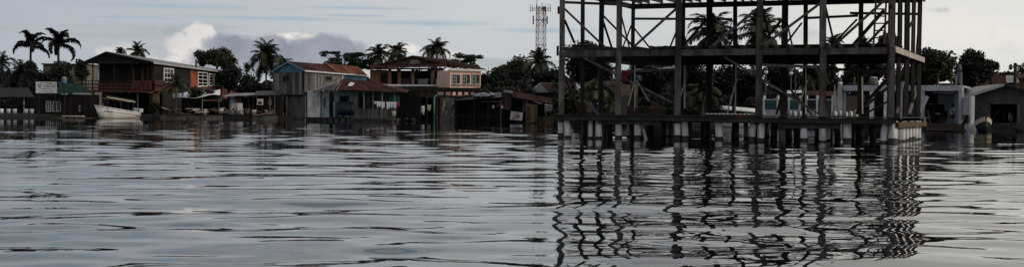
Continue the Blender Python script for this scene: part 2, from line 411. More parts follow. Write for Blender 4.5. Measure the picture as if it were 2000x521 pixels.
# ------------------------------------------------------------------ water
def axis_pts():
    ys = [-400, -200, -100, -50, -25, -12, -6, -3, 0]
    y = 1.0
    while y < 60: ys.append(y); y += .075 if y < 26 else .11
    while y < 185: ys.append(y); y += .11 + (y - 60) * .006
    ys += [200, 240, 320, 500, 900]
    xs = [0.0]; x = 0.0
    while x < 70: x += .14 + max(0, x - 9) * .032; xs.append(x)
    xs += [90, 130, 200, 400, 900]
    xs = np.array([-v for v in xs[:0:-1]] + xs)
    return xs, np.array(ys)
def make_water():
    xs, ys = axis_pts()
    X, Y = np.meshgrid(xs, ys)
    DX = np.gradient(xs)[None, :] + 0 * X; DY = np.gradient(ys)[:, None] + 0 * X
    Z = np.zeros_like(X)
    r = np.random.RandomState(11)
    waves = []
    for lam, n, slope, spread in ((5.2, 6, .003, 26), (3.2, 10, .008, 40), (1.9, 14, .016, 46), (1.05, 16, .025, 48), (.62, 18, .022, 50), (.38, 16, .007, 50)):
        for i in range(n):
            L = lam * r.uniform(.72, 1.35); th = R(90 + r.normal(4, spread * .62))
            k = 2 * math.pi / L
            waves.append((k * math.cos(th), k * math.sin(th), slope * math.sqrt(2.0 / n) / k * r.uniform(.7, 1.3), r.uniform(0, 6.28), L))
    # patches of livelier and calmer water
    G = 1 + .35 * np.sin(X * .31 + 1.2 + .6 * np.sin(Y * .11)) * np.sin(Y * .23 + .8 * np.sin(X * .17))
    G = G * (1.06 - .52 * np.clip((Y - 9) / 45.0, 0, 1))
    for kx, ky, A, ph, L in waves:
        res = np.maximum(DY * abs(ky), DX * abs(kx)) / (2 * math.pi)      # samples per wave
        wgt = np.clip((.36 - res) / .18, 0, 1)
        if L < .9: wgt = wgt * np.clip(1.15 - (Y - 9) / 22.0, .06, 1)     # fine chop dies out towards the sheltered shore
        Z += A * wgt * np.cos(kx * X + ky * Y + ph)
    Z *= G
    nv = X.size; nyr, nxc = X.shape
    co = np.stack([X, Y, Z], -1).reshape(-1, 3).astype(np.float32)
    i = np.arange((nyr - 1) * (nxc - 1)); rr = i // (nxc - 1); cc = i % (nxc - 1); a = rr * nxc + cc
    q = np.stack([a, a + 1, a + nxc + 1, a + nxc], -1).astype(np.int32)
    me = bpy.data.meshes.new('water')
    me.vertices.add(nv); me.vertices.foreach_set('co', co.ravel())
    me.loops.add(q.size); me.loops.foreach_set('vertex_index', q.ravel())
    me.polygons.add(len(q)); me.polygons.foreach_set('loop_start', np.arange(0, q.size, 4, dtype=np.int32))
    me.polygons.foreach_set('use_smooth', np.ones(len(q), bool))
    me.update(calc_edges=True)
    o = bpy.data.objects.new('water', me); col.objects.link(o)
    m = bpy.data.materials.new('lagoon_water'); m.use_nodes = True
    h = NT(m.node_tree); bs = m.node_tree.nodes['Principled BSDF']
    bs.inputs['Base Color'].default_value = (.004, .005, .0045, 1)
    bs.inputs['Roughness'].default_value = .02; bs.inputs['IOR'].default_value = 1.333
    co = h.n('ShaderNodeTexCoord').outputs['Object']
    b = h.n('ShaderNodeBump'); b.inputs['Strength'].default_value = .08; b.inputs['Distance'].default_value = .02
    n1 = h.noise(co, 1.0, 3, .5, (1.1, 2.6, 1)); n2 = h.noise(co, 3.2, 2, .5, (1, 2.2, 1))
    h.put(b.inputs['Height'], h.m('ADD', n1, h.m('MULTIPLY', n2, .3))); h.put(bs.inputs['Normal'], b.outputs[0])
    me.materials.append(m)
    struct(o)
make_water()

# ------------------------------------------------------------------ ground behind the shoreline
SH = [(-900, 150), (-300, 148), (-40, 146), (60, 146), (200, 153), (330, 153), (500, 153), (600, 157), (690, 150), (780, 146), (880, 146),
      (1000, 139), (1080, 131), (1250, 117), (1420, 108), (1640, 98), (1800, 93), (1900, 92.5), (2010, 92.5), (2300, 90), (2900, 86)]
def make_ground():
    r = random.Random(2); front = []
    for (xa, Da), (xb, Db) in zip(SH, SH[1:]):
        n = 10
        for i in range(n):
            t = i / n; px = xa + (xb - xa) * t; D = Da + (Db - Da) * t + r.uniform(-.35, .35)
            front.append(Vector((XG(px, D), D, 0)))
    vs, fs = [], []
    rows = [(-.6, -.7), (0.0, -.15), (.35, .22), (1.4, .42), (8, .55), (40, .8), (200, 1.0), (900, 1.0), (4000, 1.0)]
    for dd, z in rows:
        for i, p in enumerate(front):
            e = dd / 40 if dd > 40 else 0
            vs.append(Vector((p.x * (1 + e * .02 if dd > 40 else 1), p.y + dd, z + (r.uniform(-.08, .08) if 0 < dd < 60 else 0))))
    n = len(front)
    for j in range(len(rows) - 1):
        for i in range(n - 1): a = j * n + i; fs.append((a, a + 1, a + n + 1, a + n))
    struct(MB().add(vs, fs).build('ground', MUD, None, True))
make_ground()

# ------------------------------------------------------------------ the unfinished timber house on pilings
YAW = R(-23)
TO = Vector((2.01, 54.3, 0)); TU = Vector((math.cos(YAW), math.sin(YAW), 0)); TV = Vector((-math.sin(YAW), math.cos(YAW), 0))
def tp(u, v, z): return TO + TU * u + TV * v + Vector((0, 0, z))
def on(px, py, kind, val):
    """pixel cast onto a plane u = val or v = val of the timber house"""
    n, q = (TU, TO + TU * val) if kind == 'u' else (TV, TO + TV * val)
    r = ray(px, py); o = Vector((0, 0, CH))
    return o + r * ((q - o).dot(n) / r.dot(n))
def timber_house():
    t = T('timber_house_frame', 'unfinished two-storey timber house frame standing on white pilings in the water', 'house frame', tp(6.5, 4.7, 0))
    U = [0, 2.43, 4.885, 8.09, 10.5, 13.0]; Z1, Z2, Z3, Z4 = .95, 3.55, 6.2, 8.7
    def bx(name, u0, u1, v0, v1, z0, z1, m=TIMBER):
        c = tp((u0 + u1) / 2, (v0 + v1) / 2, (z0 + z1) / 2)
        return MB().box(c, (u1 - u0, v1 - v0, z1 - z0), YAW).build(name, m, t)
    def bm(name, a, b, w, h=None, m=TIMBER):
        return MB().beam(a, b, w, h).build(name, m, t)
    def column(u, v, z0, z1, w=.22, m=TIMBER):
        j = lambda: rnd.uniform(-.018, .018)
        bm('column', tp(u + j(), v + j(), z0), tp(u + j(), v + j(), z1), w, w, m)
    # front columns, spliced at the upper floor
    for u in U:
        column(u, 0, Z1 - .3, Z2 - .02, .225); column(u, .01, Z2 - .005, Z3, .215)
        column(u, .0, Z3 + .002, Z4, .2)
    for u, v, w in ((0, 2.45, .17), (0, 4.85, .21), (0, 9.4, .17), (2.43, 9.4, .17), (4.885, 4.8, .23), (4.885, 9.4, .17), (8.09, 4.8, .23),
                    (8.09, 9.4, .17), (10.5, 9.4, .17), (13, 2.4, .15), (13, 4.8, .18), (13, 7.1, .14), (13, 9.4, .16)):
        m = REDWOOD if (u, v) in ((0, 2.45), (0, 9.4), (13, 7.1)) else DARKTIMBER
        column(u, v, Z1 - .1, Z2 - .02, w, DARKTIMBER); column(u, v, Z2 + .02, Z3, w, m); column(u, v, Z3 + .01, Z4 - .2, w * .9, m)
    # floor girders and joists, two levels
    for z, over in ((Z2, .0), (Z3, .0)):
        for i in range(5):           # front girder in lengths butted at the columns
            bx('girder', U[i] + .12, U[i + 1] - .12, -.09, .05, z - .245, z + rnd.uniform(-.006, .006))
        bx('girder', -.1, 13.1, 9.33, 9.47, z - .25, z - .01, DARKTIMBER); bx('girder', -.1, 13.1, 4.72, 4.88, z - .26, z - .01, DARKTIMBER)
        bx('girder', -.13, -.07, .1, 9.3, z - .24, z - .005)
        bx('girder', 13.12, 13.19, -.05, 9.9, z - .19, z + .03, PALEWOOD if z == Z2 else TIMBER)  # upper side girder paler: the sunlight on it is put into its colour
        n = 22
        for i in range(n):
            u = .12 + i * (12.75 / (n - 1)) + rnd.uniform(-.05, .05)
            if min(abs(u - q) for q in U) < .14: u += .2
            bx('joist', u, u + .05, rnd.uniform(-.3, -.12), 9.62 + rnd.uniform(0, .2), z + .008, z + .155, DARKTIMBER if rnd.random() < .6 else REDWOOD)
    # part of the second floor is already boarded; ragged sheet edges let light through
    for k in range(26):
        v0 = .9 + k * .33
        u0 = rnd.uniform(3.0, 4.2); u1 = rnd.uniform(12.2, 12.9)
        bx('floor_board', u0, u1, v0, v0 + .3, Z3 + .16, Z3 + .185, REDWOOD)
    for k in range(27):
        v0 = .75 + k * .318
        bx('floor_board', rnd.uniform(1.3, 2.6) if k > 8 else rnd.uniform(3.6, 5.0), 12.9, v0, v0 + .29, Z2 + .16, Z2 + .185, REDWOOD)
    # top plate
    bx('top_plate', -.1, 13.1, -.08, .08, Z4 + .005, Z4 + .15); bx('top_plate', -.1, 13.1, 9.32, 9.48, Z4 - .19, Z4)
    # deck: edge beams, lower ledger and boards
    bx('deck_beam', -.35, 6.4, -.34, -.22, Z1 - .2, Z1 - .015, DECKWOOD); bx('deck_beam', 6.42, 13.25, -.34, -.22, Z1 - .225, Z1 - .03, DECKWOOD)
    bx('deck_beam', 1.6, 3.9, -.12, 0.0, Z1 - .36, Z1 - .21); bx('deck_beam', 9.0, 11.2, -.12, 0.0, Z1 - .42, Z1 - .24)
    bx('deck_beam', 13.2, 13.32, -.1, 9.9, Z1 - .36, Z1 - .16, OCHRE); bx('deck_beam', -.3, 13.2, 9.6, 9.75, Z1 - .25, Z1 - .05, DECKWOOD)
    for v in (2.4, 4.8, 7.1): bx('deck_beam', -.2, 13.15, v - .09, v + .09, Z1 - .27, Z1 - .07, DECKWOOD)
    for k in range(50):
        u0 = -.35 + k * .275
        bx('deck_board', u0, u0 + .262, -.42 + rnd.uniform(-.03, .03), 9.9 + rnd.uniform(-.05, .1), Z1 - .01, Z1 + rnd.uniform(.022, .034), DECKWOOD)
    # braces by the pixels they show, on the plane each one stands in
    def brace(x0, y0, x1, y1, kind, val, w=.1, m=TIMBER, th=.05):
        a, b = on(x0, y0, kind, val), on(x1, y1, kind, val)
        MB().beam(a, b, th, w, up=(TV if kind == 'v' else TU)).build('brace', m, t) if False else MB().beam(a, b, w, w * .8).build('brace', m, t)
    for a in ((1103, 18, 1187, 98, 'v', .1, .09), (1240, 90, 1320, 18, 'v', .1, .1), (1386, 95, 1478, 18, 'v', .1, .11), (1492, 89, 1602, 7, 'v', .1, .11),
              (1624, 94, 1733, -4, 'v', .1, .11), (1137, 112, 1316, 202, 'v', .12, .09), (1414, 111, 1602, 224, 'v', .12, .09)): brace(*a)
    for a in ((1103, 40, 1122, 84, 'u', 0, .08), (1176, 36, 1195, 94, 'u', 0, .08), (1177, 30, 1236, 90, 'v', 4.8, .09), (1212, 26, 1230, 96, 'v', 4.7, .07),
              (1233, 50, 1216, 94, 'v', 9.4, .07), (1239, 56, 1270, 95, 'v', 9.4, .08), (1326, 50, 1308, 94, 'v', 9.4, .08), (1332, 55, 1345, 98, 'v', 9.3, .08),
              (1380, 38, 1335, 90, 'v', 4.8, .11), (1429, 45, 1417, 90, 'v', 9.4, .05), (1488, 8, 1502, 70, 'v', 4.8, .09), (1526, 40, 1500, 72, 'v', 4.8, .12),
              (1532, 20, 1547, 88, 'v', 9.4, .08), (1566, 45, 1535, 86, 'v', 9.4, .09), (1610, 4, 1630, 88, 'v', 2.4, .09), (1674, 38, 1624, 90, 'v', 9.4, .1),
              (1727, 20, 1665, 90, 'v', 5, .16), (1735, 42, 1690, 90, 'v', 7, .12), (1740, 10, 1750, 88, 'u', 13, .07), (1786, 35, 1772, 60, 'u', 13, .08),
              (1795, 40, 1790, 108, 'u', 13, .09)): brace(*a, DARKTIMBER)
    for a in ((1100, 144, 1136, 222, 'v', 2.4, .12, REDWOOD), (1142, 196, 1168, 223, 'v', 1.2, .1, GREYWOOD), (1192, 150, 1214, 224, 'v', 4.8, .08, TIMBER),
              (1180, 160, 1250, 225, 'v', 4.8, .1, TIMBER), (1735, 152, 1672, 222, 'v', 4.4, .16, REDWOOD), (1733, 172, 1690, 208, 'v', 7.2, .12, TIMBER), (1256, 190, 1300, 214, 'v', 3.5, .1, TIMBER),
              (1600, 160, 1622, 222, 'v', 6, .1, TIMBER), (1545, 176, 1585, 224, 'v', 7, .1, TIMBER), (1738, 196, 1688, 223, 'v', 8, .1, TIMBER), (1516, 224, 1534, 160, 'v', 7, .09, REDWOOD),
              (1365, 222, 1378, 172, 'v', 7.5, .09, REDWOOD), (1764, 160, 1752, 222, 'u', 13, .09, GREYWOOD), (1788, 180, 1776, 222, 'u', 13, .1, GREYWOOD), (1782, 165, 1800, 226, 'u', 12.9, .05, PALEWOOD)): brace(*a[:6], a[6], a[7])
    # long rails nailed across the back row, upper storey, and under the floor
    for x0, y0, x1, y1, v, m in ((1239, 37, 1430, 38, 9.3, TIMBER), (1570, 36, 1676, 31, 9.3, TIMBER), (1660, 26, 1797, 28, 8.9, TIMBER), (1103, 5, 1205, 9, 2.5, TIMBER),
                                 (1487, 127, 1607, 131, 1.5, GREYWOOD), (1620, 135, 1740, 140, 4.8, TIMBER), (1217, 140, 1320, 136, 4.6, TIMBER), (1100, 231, 1160, 219, .2, GREYWOOD)):
        if y0 == 231: continue
        bm('rail', on(x0, y0, 'v', v), on(x1, y1, 'v', v), .06, .11, m)
    # thin pale props holding the floor
    for x, y0, y1, v in ((1240, 128, 216, 3.5), (1337, 128, 212, 3.5), (1437, 128, 223, 3.2), (1574, 131, 223, 3.2), (1553, 131, 190, 6.0), (1684, 150, 222, 4), (1630, 166, 222, 6)):
        bm('prop', on(x, y0, 'v', v), on(x + rnd.uniform(-1, 1), y1, 'v', v), .055, .045, PALEWOOD)
    for x0, y0, x1, y1, v in ((1241, 154, 1227, 207, 3.4), (1243, 157, 1268, 198, 3.4), (1338, 161, 1327, 194, 3.4), (1439, 154, 1420, 223, 3.1), (1577, 157, 1560, 206, 3.1)):
        bm('prop', on(x0, y0, 'v', v), on(x1, y1, 'v', v), .06, .045, PALEWOOD)
    # ladder to the top floor
    for xa, ya, xb, yb in ((1711, -4, 1706, 94), (1731, -4, 1727, 94)): bm('ladder_rail', on(xa, ya, 'v', 3.2), on(xb, yb, 'v', 2.6), .07, .07)
    for k in range(7):
        f = k / 7 + .06; y = 94 + (-98) * f
        bm('ladder_rung', on(1706 + 5 * f, y, 'v', 2.6 + .6 * f), on(1727 + 4 * f, y, 'v', 2.6 + .6 * f), .05, .05)
    # little offcut nailed to the corner column
    bm('block', tp(-.16, -.02, 5.05), tp(-.16, -.02, 5.35), .09, .07); bm('block', tp(-.15, -.1, 3.35), tp(-.15, -.1, 3.75), .1, .08)
    # pilings
    def piling(u, v, lx=0.0, ly=0.0, r=.125, m=PILE, top=Z1 - .12):
        p = MB().tube([tp(u + lx, v + ly, -.5), tp(u + lx * .5, v + ly * .5, .3), tp(u, v, top)], [r * 1.04, r, r], 12).build('piling', m, t, True)
        s = rnd.uniform(.1, .55)
        MB().tube([tp(u + lx * .77, v + ly, -.3), tp(u + lx * .66, v + ly * .6, .045 + s * .3)], [r * 1.08, r * 1.075], 12).build('waterline_stain', SLIME, p, True)
    for px, l, r in ((1095, 0, .12), (1106, .1, .13), (1153, 0, .09), (1169, 0, .135), (1208, 0, .135), (1245, 0, .14), (1323, 0, .14), (1336, .08, .13), (1403, .05, .15),
                     (1472, -.1, .13), (1486, 0, .14), (1570, 0, .14), (1607, 0, .14), (1655, 0, .15), (1730, -.12, .14), (1743, 0, .16)):
        p = on(px, 250, 'v', 0.0) - TO
        piling(p.dot(TU), 0.02, l, 0, r)
    for px, x2 in ((1110, 1121), (1251, 1262)):
        a, b = on(px, 236, 'v', .3), on(x2, 274, 'v', .3)
        MB().tube([a, b, b + (b - a) * .2], .07, 8).build('piling', PILE, t, True)
    for k in range(8): piling(13.0, 1.35 + k * 1.15, 0, 0, .135)
    for v in (2.4, 4.8, 7.1, 9.4):
        for u in (0.1, 1.3, 2.43, 3.6, 4.885, 6.5, 8.09, 9.3, 10.5, 11.8):
            piling(u + rnd.uniform(-.25, .25), v + rnd.uniform(-.2, .2), rnd.uniform(-.1, .1), 0, rnd.uniform(.1, .14), PILE if rnd.random() < .25 else PILEDARK)
    return t
timber_house()
# things lying on its deck
DK = .985
def on_deck(px, v):
    p = on(px, 225, 'v', v); return Vector((p.x, p.y, DK))
xs = [1491, 1524, 1542, 1551, 1562, 1587, 1594, 1630, 1640, 1652, 1661, 1671]
rank = ['leftmost, beside the fourth front column', 'second from the left in the row', 'third from the left in the row', 'fourth from the left in the row', 'fifth from the left in the row',
        'sixth from the left, against the fifth front column', 'seventh from the left, against the fifth front column', 'eighth from left, right of the fifth column', 'ninth from the left in the row',
        'tenth from the left in the row', 'second from the right end of the row', 'last at the right end of the row']
for i, x in enumerate(xs):
    b = on_deck(x, 5.6 + (i % 3) * .25); r = .085 + (i % 4) * .008; hh = .13 + (i % 3) * .03
    o = MB().tube([b + Vector((0, 0, z)) for z in (0, hh, hh + .05, hh + .075)], [r, r, r * .8, r * .25], 12).build('plastic_drum', WHITE, None, True)
    o.data.transform(Matrix.Translation(-b)); o.location = b
    tag(o, 'round-topped white plastic drum on the deck, ' + rank[i], 'drum', 'white drums standing on the deck')
t = T('lumber_stack', 'stack of reddish boards lying on the deck behind the second front column', 'lumber', on_deck(1270, 3.2))
for k in range(9):
    z = DK + .03 + .055 * (k // 2); a = on_deck(1243 + rnd.uniform(-3, 3), 2.9 + .35 * (k % 2)); b = on_deck(1296 + rnd.uniform(-6, 6), 3.0 + .35 * (k % 2))
    a.z = b.z = z; MB().beam(a, b, .26, .045).build('board', REDWOOD, t)
for x, w, h, m, lb in ((1236, .36, .42, mat('red_crate_plastic', (.16, .03, .025), .3, .6, 3), 'dark red crate on the deck left of the lumber stack'),
                       (1279, .16, .40, mat('orange_brown_can', (.26, .10, .04), .3, .6, 3), 'rusty orange can standing on the deck behind the lumber')):
    b = on_deck(x, 4.4); t = T('crate' if w > .3 else 'can', lb, 'crate' if w > .3 else 'can', b)
    if w > .3:
        for sx, sy, lx, ly in ((-1, 0, .03, w), (1, 0, .03, w), (0, -1, w - .07, .03), (0, 1, w - .07, .03)):
            MB().box(b + TU * (sx * w / 2) + TV * (sy * w / 2) + Vector((0, 0, h / 2)), (lx, ly, h), YAW).build('side_panel', m, t)
        MB().box(b + Vector((0, 0, .02)), (w - .08, w - .08, .03), YAW).build('base_panel', m, t)
    else:
        MB().tube([b, b + Vector((0, 0, h))], w, 12).build('body', m, t, True)
        MB().tube([b + Vector((0, 0, h * .97)), b + Vector((0, 0, h * 1.04))], w * 1.06, 12).build('rim', m, t, True)
t = T('roofing_sheet', 'pale corrugated roofing sheet lying on the deck between third and fourth front columns', 'roofing sheet', on_deck(1410, 1.0))
a, b = on_deck(1376, .7), on_deck(1466, .7); n = 44; vs, fs = [], []
for i in range(n + 1):
    q = a.lerp(b, i / n); z = .05 + .022 * math.sin(i * 1.6)
    for vv in (0, .8):
        for zz in (0, .008): vs.append(q + TV * vv + Vector((0, 0, z + zz)))
for i in range(n):
    k = i * 4; fs += [(k + 1, k + 5, k + 7, k + 3), (k, k + 2, k + 6, k + 4), (k, k + 4, k + 5, k + 1), (k + 2, k + 3, k + 7, k + 6)]
MB().add(vs, fs).build('sheet', WHITE, t)
p0, p1 = on(1214, 136, 'v', 4.5), on(1227, 136, 'v', 4.5)
cloth(p0, p1, .5, CLOTHR, 'red cloth hanging from a rail behind the second front column', None, 3)
b = on(1249, 158, 'v', 4.3); t = T('paint_bucket', 'pale blue bucket hung under the upper floor beside a thin prop', 'bucket', b)
MB().tube([b, b + Vector((0, 0, .24))], [.085, .105], 12).build('body', BLUEWHITE, t, True)
MB().tube([b + Vector((-.1, 0, .24)), b + Vector((-.05, 0, .36)), b + Vector((.05, 0, .36)), b + Vector((.1, 0, .24))], .008, 5).build('handle', STEELG, t)

# ------------------------------------------------------------------ vegetation builders
def frond_mesh(key, L, droop, nl, lw, llen, fat, m, seed, a0=.55):
    r = random.Random(seed); mb = MB(); N = 12
    pts = [Vector((0, 0, 0))]; ang = a0
    for i in range(N):
        ang -= droop / N * (0.5 + 1.2 * i / N); pts.append(pts[-1] + Vector((math.cos(ang), 0, math.sin(ang))) * (L / N))
    mb.tube(pts, [.05 * (1 - .85 * i / N) for i in range(N + 1)], 4)
    for k in range(nl):
        s = .1 + .9 * k / (nl - 1); f = s * N; i = min(int(f), N - 1); p = pts[i].lerp(pts[i + 1], f - i)
        d = (pts[i + 1] - pts[i]).normalized()
        ll = llen * (math.sin(math.pi * min(1, .22 + s * .72)) ** .7) * r.uniform(.8, 1.1)
        for sd in (-1, 1):
            for layer in range(fat):
                e = r.uniform(-.5, .35) if fat == 1 else r.uniform(-1.1, .9)
                o = (Vector((0, sd * math.cos(e), math.sin(e))) + d * r.uniform(.45, .9)).normalized()
                sag = Vector((0, 0, -ll * r.uniform(.2, .5)))
                q1 = p + o * ll * .5 + sag * .25; q2 = p + o * ll + sag; w = d * (lw / 2)
                mb.add([p - w, p + w, q1 + w * .9, q1 - w * .9, q2], [(0, 1, 2, 3), (3, 2, 4)])
    me = bpy.data.meshes.new(key); me.from_pydata(mb.v, [], mb.f); me.materials.append(m)
    return me
FM = {}
def fronds(style):
    if style in FM: return FM[style]
    if style == 'royal': l = [frond_mesh('frond', 3.3, 1.5 + .3 * k, 64, .11, .52, 3, FRONDD, 10 + k, .9) for k in range(4)]
    elif style == 'bright': l = [frond_mesh('frond', 2.9, 1.3 + .3 * k, 34, .08, .8, 1, FRONDB, 20 + k, .75) for k in range(4)]
    elif style == 'dark': l = [frond_mesh('frond', 3.4, 1.4 + .35 * k, 40, .085, .85, 1, FRONDD, 30 + k, .7) for k in range(4)]
    else: l = [frond_mesh('frond', 3.4, 1.4 + .35 * k, 52, .11, .95, 1, FROND, 30 + k, .7) for k in range(4)]
    FM[style] = l; return l
def dead_frond():
    if 'dead' not in FM: FM['dead'] = frond_mesh('frond', 3.0, 2.2, 26, .07, .6, 1, OCHRE, 77, .2)
    return FM['dead']
def palm(px, py, D, size, label, style='coco', n=20, seed=0, lean=.4, low=-.7, gz=.6, high=1.2, name='palm_tree', wind=0.0):
    """palm whose crown heart is seen at (px, py) at distance D; size = frond length in photo pixels"""
    r = random.Random(seed + 100); c = W(px, py, D); k = size / (FPX / D) / 3.3
    dx_ = r.uniform(-lean, lean) * max(1, c.z * .12)
    b = Vector((c.x + dx_, c.y + r.uniform(-.3, .3), gz))
    t = T(name, label, 'palm', b, 'palms along the shore')
    if c.z - gz > 1.0:
        pts = [b.lerp(c, i / 8) + Vector((-dx_ * .35 * math.sin(math.pi * i / 8), 0, 0)) for i in range(9)]
        tr = .13 if style != 'royal' else .2
        MB().tube(pts, [tr * (1.5 if i == 0 else 1.1 - .3 * i / 8) for i in range(9)], 8).build('trunk', TRUNK, t, True)
    else:
        MB().tube([b, c], [.2, .12], 8).build('trunk', TRUNK, t, True)
    fl = fronds(style); off = c - b; wind = r.uniform(-.4, .4); low += r.uniform(-.2, .35); high -= r.uniform(0, .3)
    for i in range(n):
        o = bpy.data.objects.new('frond', fl[r.randrange(4)]); col.objects.link(o); o.parent = t; o.location = off
        f = (i + .5) / n
        tilt = low + (high - low) * (f ** .9)
        o.rotation_euler = Euler((r.uniform(-.25, .25), -tilt + r.uniform(-.1, .1), i * 2.399 + r.uniform(-.25, .25) + wind), 'XYZ')
        if r.random() < .1 and f < .4: o.data = dead_frond()
        s = k * r.uniform(.72, 1.12) * (1 - .18 * f); o.scale = (s, s * r.uniform(.85, 1.1), s)
    if style in ('coco',) and n >= 16:
        m = MB()
        for i in range(5): m.sphere(c + Vector((.22 * math.cos(i * 1.3), .22 * math.sin(i * 1.3), -.28 - .05 * (i % 2))), .12, 7, 5)
        m.build('coconut_cluster', OCHRE, t, True)['kind'] = 'stuff'
    return t
def tree(px, D, top, half, bottom, label, m=LEAF, seed=0, clumps=34, leaves=110, layered=False, gz=.7, leaf=.34, name='tree', flat=.8, lean=0, ball=.3, lumps=None):
    """broadleaf tree: crown spans px +- half, from pixel row top down to bottom"""
    r = random.Random(seed + 500)
    ct, cb = W(px, top, D), W(px, bottom, D); c = (ct + cb) / 2
    rx = half / (FPX / D); rz = (ct.z - cb.z) / 2; ry = min(rx, 4.5) * .85
    b = Vector((c.x + lean, c.y, gz)); t = T(name, label, 'tree', b, 'trees behind the waterfront')
    cen = []
    R0 = ball * min(rx, max(rz, rx * .45)) + .25
    tries = 0
    while len(cen) < clumps and tries < 4000:
        tries += 1
        if layered:
            lev = r.choice((-.75, -.35, .05, .45, .85)); rad = math.sqrt(max(.05, 1 - lev * lev * .55)) * r.uniform(.15, 1); a = r.uniform(0, 6.283)
            v = Vector((rad * math.cos(a), rad * math.sin(a), lev + r.uniform(-.06, .06)))
        else:
            v = Vector((r.uniform(-1, 1), r.uniform(-1, 1), r.uniform(-1, 1)))
            lob = .72 + .34 * math.sin(2.3 * math.atan2(v.z, v.x) * 1.0 + seed * 1.7) * math.cos(3.1 * v.y + seed) + .22 * math.sin(5 * math.atan2(v.z, v.x) + seed * .9)
            if not .25 < v.length < max(.45, min(1.1, lob + .18)): continue
        w = Vector((v.x * (rx - R0 * .8), v.y * ry, v.z * (rz - R0 * .55)))
        if lumps:                                   # uneven outline: drop clumps outside the lump curve
            top_here = sum(h for h in (lumps,)) if False else lumps(v.x)
            if v.z > top_here: continue
        cen.append(c + w)
    z0 = max(b.z + .25 * (c.z - b.z), cb.z - .6)
    tw = max(.07, .022 * (ct.z - b.z))
    fork = Vector((c.x + lean * .5, c.y, max(b.z + .3, min(c.z - rz * .35, z0 + 1.2))))
    tm = MB(); tm.tube([b - Vector((0, 0, .4)), b.lerp(fork, .5) + Vector((r.uniform(-.15, .15), 0, 0)), fork], [tw * 1.3, tw, tw * .8], 8)
    trunk = tm.build('trunk', BARK, t, True)
    lm = MB()
    for q in cen[::2]:
        mid = fork.lerp(q, .5) + Vector((r.uniform(-.3, .3), r.uniform(-.3, .3), r.uniform(-.1, .35)))
        lm.tube([fork, mid, q], [tw * .45, tw * .28, tw * .1], 5, False)
    lm.build('limb', BARK, t, True)['kind'] = 'stuff'
    V = np.zeros((0, 3)); nr = np.random.RandomState(seed + 9)
    vs = []
    for q in cen:
        rr = R0 * r.uniform(.45, 1.3); n = int(1.5 * leaves * r.uniform(.7, 1.2) * (rr / R0 + .25))
        d = nr.normal(size=(n, 3)); d /= np.linalg.norm(d, axis=1)[:, None]
        p = np.array(q)[None] + d * (rr * (nr.uniform(.1, 1, n) ** .6 + .10 * np.minimum(np.abs(nr.normal(size=n)), 1.6) ** 2))[:, None] * np.array([1, 1, .42 if layered else flat])[None]
        a = nr.normal(size=(n, 3)); a[:, 2] *= .6; a /= np.linalg.norm(a, axis=1)[:, None]
        bb = np.cross(a, nr.normal(size=(n, 3))); bb /= np.linalg.norm(bb, axis=1)[:, None]
        s = (leaf * nr.uniform(.55, 1.1, n))[:, None]
        vs.append(np.stack([p - a * s * .6, p + bb * s * .32, p + a * s * .6, p - bb * s * .32], 1).reshape(-1, 3))
    V = np.concatenate(vs) - np.array(b)[None]
    me = bpy.data.meshes.new('crown'); nq = len(V) // 4
    me.vertices.add(len(V)); me.vertices.foreach_set('co', V.astype(np.float32).ravel())
    me.loops.add(len(V)); me.loops.foreach_set('vertex_index', np.arange(len(V), dtype=np.int32))
    me.polygons.add(nq); me.polygons.foreach_set('loop_start', np.arange(0, len(V), 4, dtype=np.int32)); me.update(calc_edges=True)
    me.materials.append(m)
    o = bpy.data.objects.new('crown', me); col.objects.link(o); o.parent = t
    return t

# ------------------------------------------------------------------ palms (crown heart pixel, distance, frond pixels)
P = [
 (60, 92, 190, 42, 'tall dark royal palm at the far left, left of its taller twin', 'royal', 11, 1),
 (114, 88, 188, 46, 'tallest dark royal palm on the left above the sign', 'royal', 10, 2),
 (4, 126, 170, 26, 'low palm cut by the left edge of the picture', 'dark', 14, 3),
 (40, 148, 160, 34, 'dark bushy palm below the twin royal palms', 'dark', 15, 4),
 (268, 102, 205, 20, 'small palm top poking above the grey roof ridge', 'coco', 14, 5),
 (234, 102, 215, 13, 'tiniest palm top above the ridge, left of another palm top', 'coco', 11, 6),
 (344, 168, 150, 30, 'short bright green palm in front of the orange wall', 'bright', 15, 7),
 (520, 112, 176, 34, 'big coconut palm beside the blue gabled house', 'coco', 22, 8),
 (553, 128, 185, 22, 'small palm half hidden behind the blue gable', 'coco', 12, 9),
 (738, 108, 190, 26, 'upright palm behind the terracotta house, left of a pair', 'coco', 17, 10),
 (777, 106, 190, 26, 'upright palm behind the terracotta house, right of a pair', 'coco', 17, 11),
 (853, 100, 192, 28, 'coconut palm rising behind the maroon roof ridge', 'coco', 19, 12),
 (1052, 124, 168, 32, 'coconut palm in front of the antenna mast foot', 'coco', 20, 13),
 (1392, 68, 125, 50, 'left of two tall coconut palms seen through the timber frame', 'coco', 20, 14),
 (1484, 68, 123, 50, 'right of two tall coconut palms seen through the timber frame', 'coco', 20, 15),
 (1625, 86, 130, 24, 'palm top just above the upper floor near the fifth column', 'coco', 13, 16),
 (1688, 88, 132, 18, 'small palm top below the ladder of the timber frame', 'coco', 11, 17),
 (1996, 144, 130, 24, 'palm cut by the right edge beside the utility pole', 'dark', 15, 18),
 (1162, 178, 104, 40, 'young bright green palm growing behind the first bay of the timber frame', 'bright', 16, 19),
 (1372, 184, 100, 36, 'young palm behind the third bay, low under the floor', 'coco', 13, 20),
 (1190, 206, 103, 26, 'lowest bright young palm behind the second front column', 'bright', 12, 21),
 (1585, 150, 118, 30, 'dark palm behind the white and teal fence', 'coco', 14, 22),
]
for x, y, D, s, lb, st, n, sd in P:
    palm(x, y, D, s * (1.35 if st == 'royal' else 1.45), lb, st, n + (0 if st == 'royal' else 9), sd, low=-.95 if st == 'royal' else -1.25, high=1.35)

